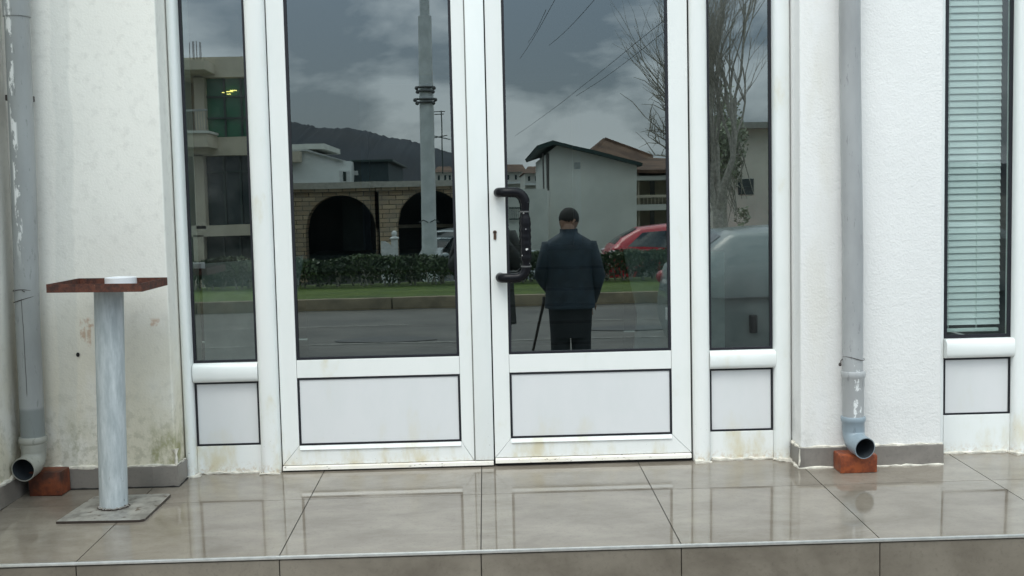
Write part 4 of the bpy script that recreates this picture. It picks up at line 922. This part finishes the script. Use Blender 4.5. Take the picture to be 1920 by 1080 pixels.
# ---------- people
def person(label, loc, rz, H, coat_c, hair_c, hem, pose, extra=None, trouser=(.02, .022, .026)):
    t_ = thing('person', label, 'person', loc, local=True, rz=rz)
    k = H/1.75; skin = simple('skin', (.30, .17, .115), .55, bump=0, var=.05)
    nod, turn, sh_, hands = pose
    m = MB(); ft = Vector
    # facing +y locally. torso
    m.rings([[(.155*k*a_*cos(q), .105*k*b_*sin(q), z*k) for q in [2*pi*i/20 for i in range(20)]] for a_, b_, z in ((.9, .9, .80), (1.08, 1.05, .90), (.95, 1.0, 1.05), (1.05, 1.1, 1.22), (1.22, 1.15, 1.34), (1.0, .9, 1.42), (.45, .55, 1.47))])
    for s_ in (-1, 1):
        m.tube([(s_*.09*k, 0, .90*k), (s_*.10*k, .01, .52*k), (s_*.10*k, -.01, .30*k), (s_*.10*k, -.02, .09*k)], [.088*k, .062*k, .055*k, .04*k], 14)
        m.tube([(s_*.10*k, -.06*k, .045*k), (s_*.105*k, .04*k, .045*k), (s_*.115*k, .155*k, .03*k)], [.036*k, .042*k, .03*k], 12)
        el, wr = hands[0 if s_ < 0 else 1]
        S0 = ft((s_*.185*k, -.0, 1.37*k)); el = ft(el)*k; wr = ft(wr)*k
        m.tube([S0, S0.lerp(el, .5), el, el.lerp(wr, .5), wr], [.058*k, .05*k, .042*k, .038*k, .028*k], 12)
        d = (wr-el).normalized(); side = ft((0, 0, 1)).cross(d).normalized() if abs(d.z) < .9 else ft((0, 1, 0)); up_ = d.cross(side)
        pc_ = wr+d*.045*k
        m.tube([wr, pc_, wr+d*.085*k], [.026*k, .034*k, .030*k], 12, sx=.55 if False else .75)
        for f in range(4):
            o_ = wr+d*.082*k+side*(f-1.5)*.017*k; ln = (.062, .072, .068, .054)[f]*k
            m.tube([o_, o_+d*ln*.45-up_*.008*k, o_+d*ln*.75-up_*.028*k, o_+d*ln*.72-up_*.046*k], [.0092*k, .0088*k, .008*k, .007*k], 8)
        o_ = wr+d*.03*k+side*.028*k*-s_; m.tube([o_, o_+d*.03*k-side*.022*k*s_-up_*.012*k, o_+d*.055*k-side*.014*k*s_-up_*.03*k], [.012*k, .010*k, .008*k], 8)
    # neck and head, nodding
    nk = ft((0, .0, 1.46*k)); hc = nk+ft((0, sin(nod)*.13+.01, .135*cos(nod)))*k
    m.tube([nk-ft((0, .0, .06*k)), nk.lerp(hc, .6)], [.062*k, .056*k], 14)
    Rm = Matrix.Rotation(turn, 3, 'Z') @ Matrix.Rotation(-nod, 3, 'X')
    def hd(v): return hc+Rm @ (ft(v)*k)
    hm = MB(); hm.ell((0, 0, .02), (.075, .095, .105), 20, 14); hm.ell((0, .025, -.05), (.055, .062, .055), 16, 10)
    for v in hm.bm.verts: v.co = hd(v.co)
    hm.tube([hd((0, .085, .015)), hd((0, .105, -.012)), hd((0, .098, -.022))], [.009*k, .014*k, .012*k], 8)      # nose
    for s_ in (-1, 1):
        hm.tube([hd((s_*.070, .0, .025)), hd((s_*.084, -.008, .02)), hd((s_*.080, -.005, -.02))], [.012*k, .015*k, .009*k], 8)
        hm.ell(hd((s_*.030, .080, .018)), (.013*k, .010*k, .008*k), 8, 6)
    hm.tube([hd((-.024, .080, -.052)), hd((0, .088, -.050)), hd((.024, .080, -.052))], [.005*k, .008*k, .005*k], 6)
    tmp = bpy.data.meshes.new('h'); hm.bm.to_mesh(tmp); hm.bm.free(); m.bm.from_mesh(tmp); bpy.data.meshes.remove(tmp)
    o = m.build('body', skin, t_, True, 180); rm_ = o.modifiers.new('remesh', 'REMESH'); rm_.mode = 'VOXEL'; rm_.voxel_size = .0065; rm_.use_smooth_shade = True
    so_ = o.modifiers.new('smooth', 'SMOOTH'); so_.iterations = 3; so_.factor = .5
    # hair cap
    m = MB(); m.ell((0, -.012, .035), (.084, .100, .100), 22, 14)
    bmesh.ops.delete(m.bm, geom=[v for v in m.bm.verts if v.co.z < .035-.055+max(0, v.co.y)*.9 - (0.03 if v.co.y < -.03 else 0)], context='VERTS')
    for v in m.bm.verts: v.co = hd(v.co*(1+random.uniform(-.012, .012)))
    ho = m.build('hair', simple('dark_hair', hair_c, .7, scale=90, bump=.6), t_, True); s2 = ho.modifiers.new('s', 'SOLIDIFY'); s2.thickness = .012
    # coat
    cm = simple('coat_cloth', coat_c, .62, scale=9, bump=.9, var=.35); m = MB()
    secs = [(.225, .165, hem), (.222, .165, hem+.06)]+([(.215, .16, .80)] if hem < .7 else [])+[(.21, .150, 1.0), (.215, .155, 1.20), (sh_, .150, 1.335), (sh_*.92, .135, 1.39), (.13, .11, 1.44), (.082, .088, 1.47), (.080, .086, 1.505)]
    m.rings([[(rx*k*(abs(cos(q))**.8*(1 if cos(q) > 0 else -1))*(1+.02*sin(5*q+z*9)), ry*k*sin(q)*(1+.03*sin(4*q+z*7)), z*k) for q in [2*pi*i/36 for i in range(36)]] for rx, ry, z in secs], cap=False)
    for s_ in (-1, 1):
        el, wr = hands[0 if s_ < 0 else 1]; S0 = ft((s_*.175*k, 0, 1.355*k)); el = ft(el)*k; wr = ft(wr)*k
        m.tube([S0-ft((s_*.04*k, 0, 0)), S0, S0.lerp(el, .5), el, el.lerp(wr, .5), wr], [.05*k, .078*k, .072*k, .064*k, .056*k, .048*k], 16)
    m.build('coat', cm, t_, True, 180)
    m = MB()
    if hem > .7: m.rings([[(rx*k*cos(q), ry*k*sin(q), z*k) for q in [2*pi*i/28 for i in range(28)]] for rx, ry, z in ((.19, .135, .98), (.196, .135, .80), (.186, .125, .64), (.178, .11, .55))])
    for s_ in (-1, 1): m.tube([(s_*.09*k, 0, .92*k), (s_*.092*k, .01, .52*k), (s_*.098*k, -.01, .09*k)], [.105*k, .088*k, .076*k], 16)
    m.build('trousers', simple('dark_trousers', trouser, .9, bump=0), t_, True)
    m = MB()
    for s_ in (-1, 1): m.tube([(s_*.10*k, -.075*k, .045*k), (s_*.105*k, .04*k, .048*k), (s_*.115*k, .17*k, .035*k), (s_*.115*k, .19*k, .03*k)], [.038*k, .046*k, .036*k, .02*k], 12)
    m.build('shoe', simple('black_shoe', (.012, .012, .012), .4, bump=0), t_, True)
    return t_
mp_ = V(1068, 500, 9.1)
man = person('man in a navy coat, back to the doors, head bowed, leaning on a stick', (mp_.x, mp_.y, -.60), pi, 1.615, (.016, .032, .048), (.018, .015, .012), .81,
       (R(42), R(52), .225, [((-.25, -.02, 1.09), (-.20, .10, .86)), ((.255, .0, 1.09), (.16, .16, .95))]))
# walking stick held in the hand nearer the door centre (photo left)
A = Vector((mp_.x-.235*.92, mp_.y-.06*.92-.045, -.60+.775)); B = V(1000, 656, 9.25)
d = (B-A).normalized(); G = A+d*((A.z+.60)/-d.z)
m = MB(); m.tube([A-d*.02+Vector((.0, -.06, .015)), A-d*.03+Vector((0, -.03, .02)), A-d*.01, A.lerp(G, .5), G], [.012, .013, .013, .011, .009], 10)
st = m.build('walking_stick', simple('dark_wood', (.04, .028, .02), .4), None, True); tag(st, 'thin dark walking stick held by the man in the navy coat', 'walking stick')
ph = person('person in a long dark coat holding up a phone towards the doors', (.0, -4.60, -.60), 0, 1.74, (.035, .035, .03), (.02, .015, .012), .66,
       (R(6), 0, .235, [((-.25, .06, 1.14), (-.06, .24, 1.40)), ((.25, .06, 1.14), (.06, .24, 1.40))]))
m = MB(); m.box(-.038, .038, -4.285, -4.277, .90, 1.05, .003); tag(m.build('phone', M['dark_plastic']), 'black phone held up by the photographer', 'phone')
